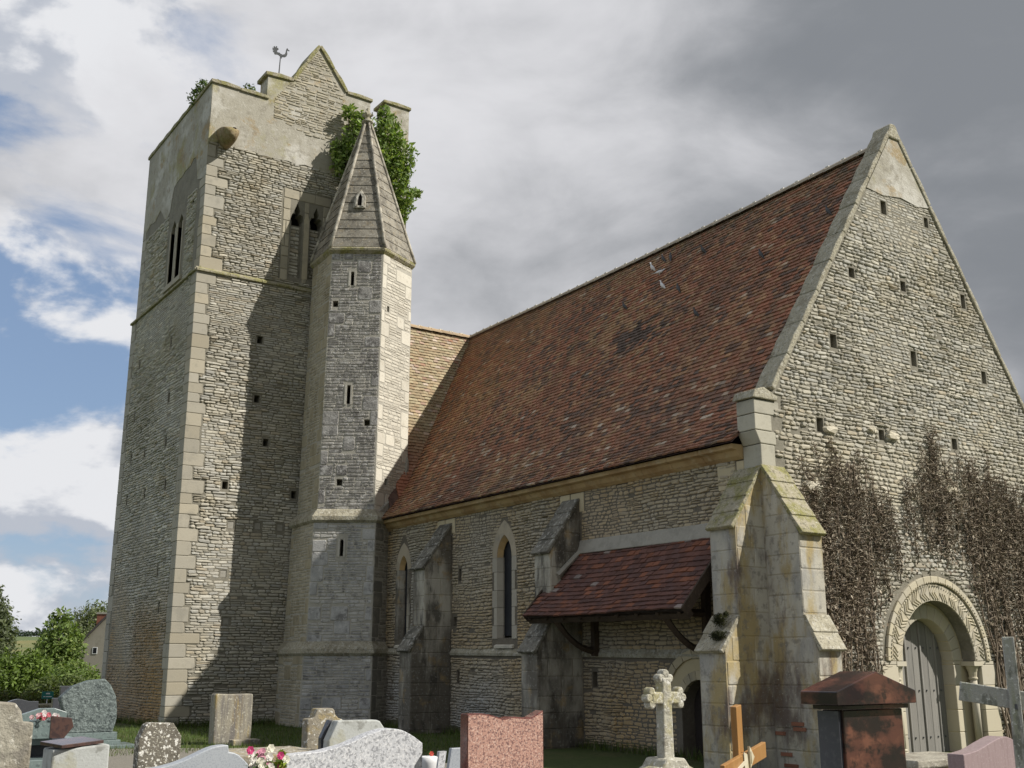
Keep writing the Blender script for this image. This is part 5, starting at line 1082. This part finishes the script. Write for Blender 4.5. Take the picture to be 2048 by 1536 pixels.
b = MB(); leaf_quads(b, (.13, .02, .13), (.035, .03, .10), 120, .03, [(.30, .33, .04), (.22, .28, .04)], shell=.1); b.build('foliage', 'leaf', e); b = MB(); b.lathe([(.06, -.7), (.07, -.2), (.09, .06)], (0, 0.02, 0), 12); b.build('vase', 'granite_light', e)
# stone budded cross
e = empty('stone_cross', (-5.77, -4.03, 0), 'pale lichened stone cross with trefoil arm ends', 'cross')
f = frame((0, 0, 0), (1, 0, 0), (0, 0, 1), (0, -1, 0)); b = MB()
def lobe(cx_, cz_, r, w0, w1): b.prism([(cx_+r*math.cos(t), cz_+r*math.sin(t)) for t in np.linspace(0, 2*math.pi, 13)[:-1]], f, w0, w1)
b.prism([(-.06, .60), (.06, .60), (.05, 1.10), (.05, 1.33), (-.05, 1.33), (-.05, 1.10)], f, -.055, .05); b.prism([(-.165, 1.11), (.165, 1.11), (.165, 1.21), (-.165, 1.21)], f, -.049, .045)
for cx_, cz_ in ((-.165, 1.105), (-.165, 1.215), (-.195, 1.16), (.165, 1.105), (.165, 1.215), (.195, 1.16), (-.05, 1.325), (.05, 1.325), (0, 1.365)): lobe(cx_, cz_, .036, -.045, .042)
b.build('cross', 'cross_stone', e, bevel=.012); b = MB(); b.prism([(-.24, .44), (.24, .44), (.24, .56), (.15, .60), (.10, .665), (-.10, .665), (-.15, .60), (-.24, .56)], f, -.15, .14); b.build('socket', 'cross_stone', e, bevel=.02); b = MB(); b.prism(rect(-.30, .30, -.1, .438), f, -.22, .20); b.build('pedestal', 'cross_stone', e, bevel=.02)
# new wooden cross, leaning
e = empty('wooden_cross', (-7.80, -6.90, 0), 'new varnished wooden cross leaning with paper tied at its crossing', 'cross')
b = MB(); b.box((-.042, -.018, 0), (.042, .018, 1.235)); b.build('upright', 'new_oak', e, bevel=.004); b = MB(); b.box((-.33, -.045, .90), (.33, -.0185, .985)); b.build('crossbar', 'new_oak', e, bevel=.004)
b = MB(); b.prism([(-.045, .80), (.03, .80), (.0, .98), (-.05, 1.0)], f, .047, .052); b.prism([(.02, .90), (.09, .95), (.02, 1.02)], f, .047, .06); b.prism([(-.22, .91), (-.04, .935), (-.04, .955), (-.2, .93)], f, .047, .055); b.prism([(.028, .925), (.07, .95), (.03, .99)], f, .06, .064); b.build('paper_wrap', 'paper', e); e.rotation_euler = (.04, rad(-7), rad(24))
# old wooden cross
e = empty('old_wooden_cross', (-6.24, -7.62, 0), 'grey weathered wooden cross with lichen cut by the right edge', 'cross')
b = MB(); b.box((-.032, -.022, -.1), (.032, .022, 1.60)); b.build('upright', 'old_wood', e, bevel=.005)
b = MB(); Mx = Matrix.Translation((0, 0, 1.24))@Matrix.Rotation(rad(9), 4, 'Y'); b.box((-.30, .0225, -.055), (.30, .05, .055), M=Mx); b.build('crossbar', 'old_wood', e, bevel=.005)
b = MB(); b.lathe([(.010, -.015), (.010, .015)], (0.005, -.022, 1.20), 6); b.build('nail', 'iron', e); e.rotation_euler = (0, 0, rad(-52))
# granite house-shaped monument
e = empty('granite_monument', (-7.0, -6.95, 0), 'polished red and black granite monument with a pitched roof cap', 'monument')
b = MB(); b.prism(rect(.04, .60, -.1, 1.175), f, -.16, .0); b.build('front_panel', 'granite_swirl', e, bevel=.006)
b = MB(); b.prism(rect(-.01, .62, 1.178, 1.205), f, -.19, .035); b.build('moulding', 'granite_swirl', e, bevel=.004)
b = MB(); b.prism([(-.08, 1.207), (.67, 1.207), (.67, 1.285), (.30, 1.40), (-.08, 1.285)], f, -.22, .06); b.build('roof_cap', 'granite_swirl', e, bevel=.006)
b = MB(); b.prism(rect(.018, .037, -.1, 1.17), f, -.18, -.02); b.build('side_panel', 'granite_dark', e); b = MB(); b.prism(rect(-.10, .80, -.1, .1), f, -.35, .12); b.build('plinth', 'granite_swirl', e)
# low tomb by the west door
e = grave('ledger_tomb', 'low mossy tomb ledge in front of the arched west door', -.1, 1.3, -2.3, [('ledger', rect(0, 1.5, .16, .26), .1, .8, 'grave_slab_pale', .02), ('chest', rect(.06, 1.44, -.1, .158), .04, .74, 'old_grave')], 'tomb', group=None)

# ================================================================== BEYOND THE CHURCHYARD
bwl = empty('boundary_wall', (-8, 18.6, 0), 'low lichened rubble wall closing the churchyard', 'wall'); b = MB(); b.box((-7, -.14, -.2), (3.6, .16, .42)); b.build('core', 'mortar', bwl)
fb_ = frame((0, -.14, 0), (1, 0, 0), (0, 0, 1), (0, -1, 0))
for V_, F_, c in rubble(fb_, lambda u, v: u > -9, (-.6, 3.6, 0, .42), (.08, .14), (.18, .4), colfn=lambda u, v: lime(u, v, .2, .4)): bb = MB(); bb.add(V_, F_, c); bb.build('stone', 'rubble', bwl)
for x in np.arange(-.6, 3.5, .6): bb = MB(); bb.box((x+.004, -.19, .422), (x+.596, .2, .50)); bb.build('coping_stone', 'coping_lichen', bwl, bevel=.02)
sg = empty('notice_sign', (-5.86, 19.2, 0), 'small green sign with white lettering on a white post', 'sign'); b = MB(); b.tube([(0, 0.02, 0), (0, 0.02, .72)], .014, 6); b.build('post', 'paint_white', sg); b = MB(); b.box((-.14, -.01, .60), (.14, .01, .78)); pn = b.build('panel', 'sign_green', sg, bevel=.004)
b = MB(); b.box((-.045, -.013, .715), (.05, -.0105, .745)); b.box((-.10, -.013, .645), (-.055, -.0105, .665)); b.box((-.04, -.013, .645), (.10, -.0105, .665)); b.build('lettering', 'paint_white', pn)
hs = empty('village_house', (13.5, 86, 0), 'beige rendered house gable with brown roof edge and brick chimney', 'house'); fh = frame((0, 0, 0), (.86, -.5, 0), (0, 0, 1), (-.5, -.86, 0))
b = MB(); b.prism([(-3.9, -.3), (3.9, -.3), (3.9, 2.0), (0, 6.2), (-3.9, 2.0)], fh, -7, 0); b.build('wall', 'plaster_beige', hs)
for s in (-1, 1): b = MB(); b.prism([(s*4.1, 1.78), (s*4.1, 1.98), (0, 6.42), (0, 6.2)], fh, -7.2, .18); b.build('roof', 'slate', hs)
b = MB(); b.prism(rect(-1.75, -.95, 4.2, 5.6), fh, -1.0, -.25); ch = b.build('chimney', 'brick', hs); b = MB(); b.prism(rect(-1.8, -.9, 5.6, 5.75), fh, -1.05, -.2); b.build('chimney_cap', 'cement', ch)
b = MB(); b.prism(rect(-1.8, -1.4, 2.3, 2.85), fh, -.05, .04); wn = b.build('window', 'paint_white', hs); b = MB(); b.prism(rect(-1.75, -1.45, 2.35, 2.8), fh, .03, .045); b.build('pane', 'glass', wn)
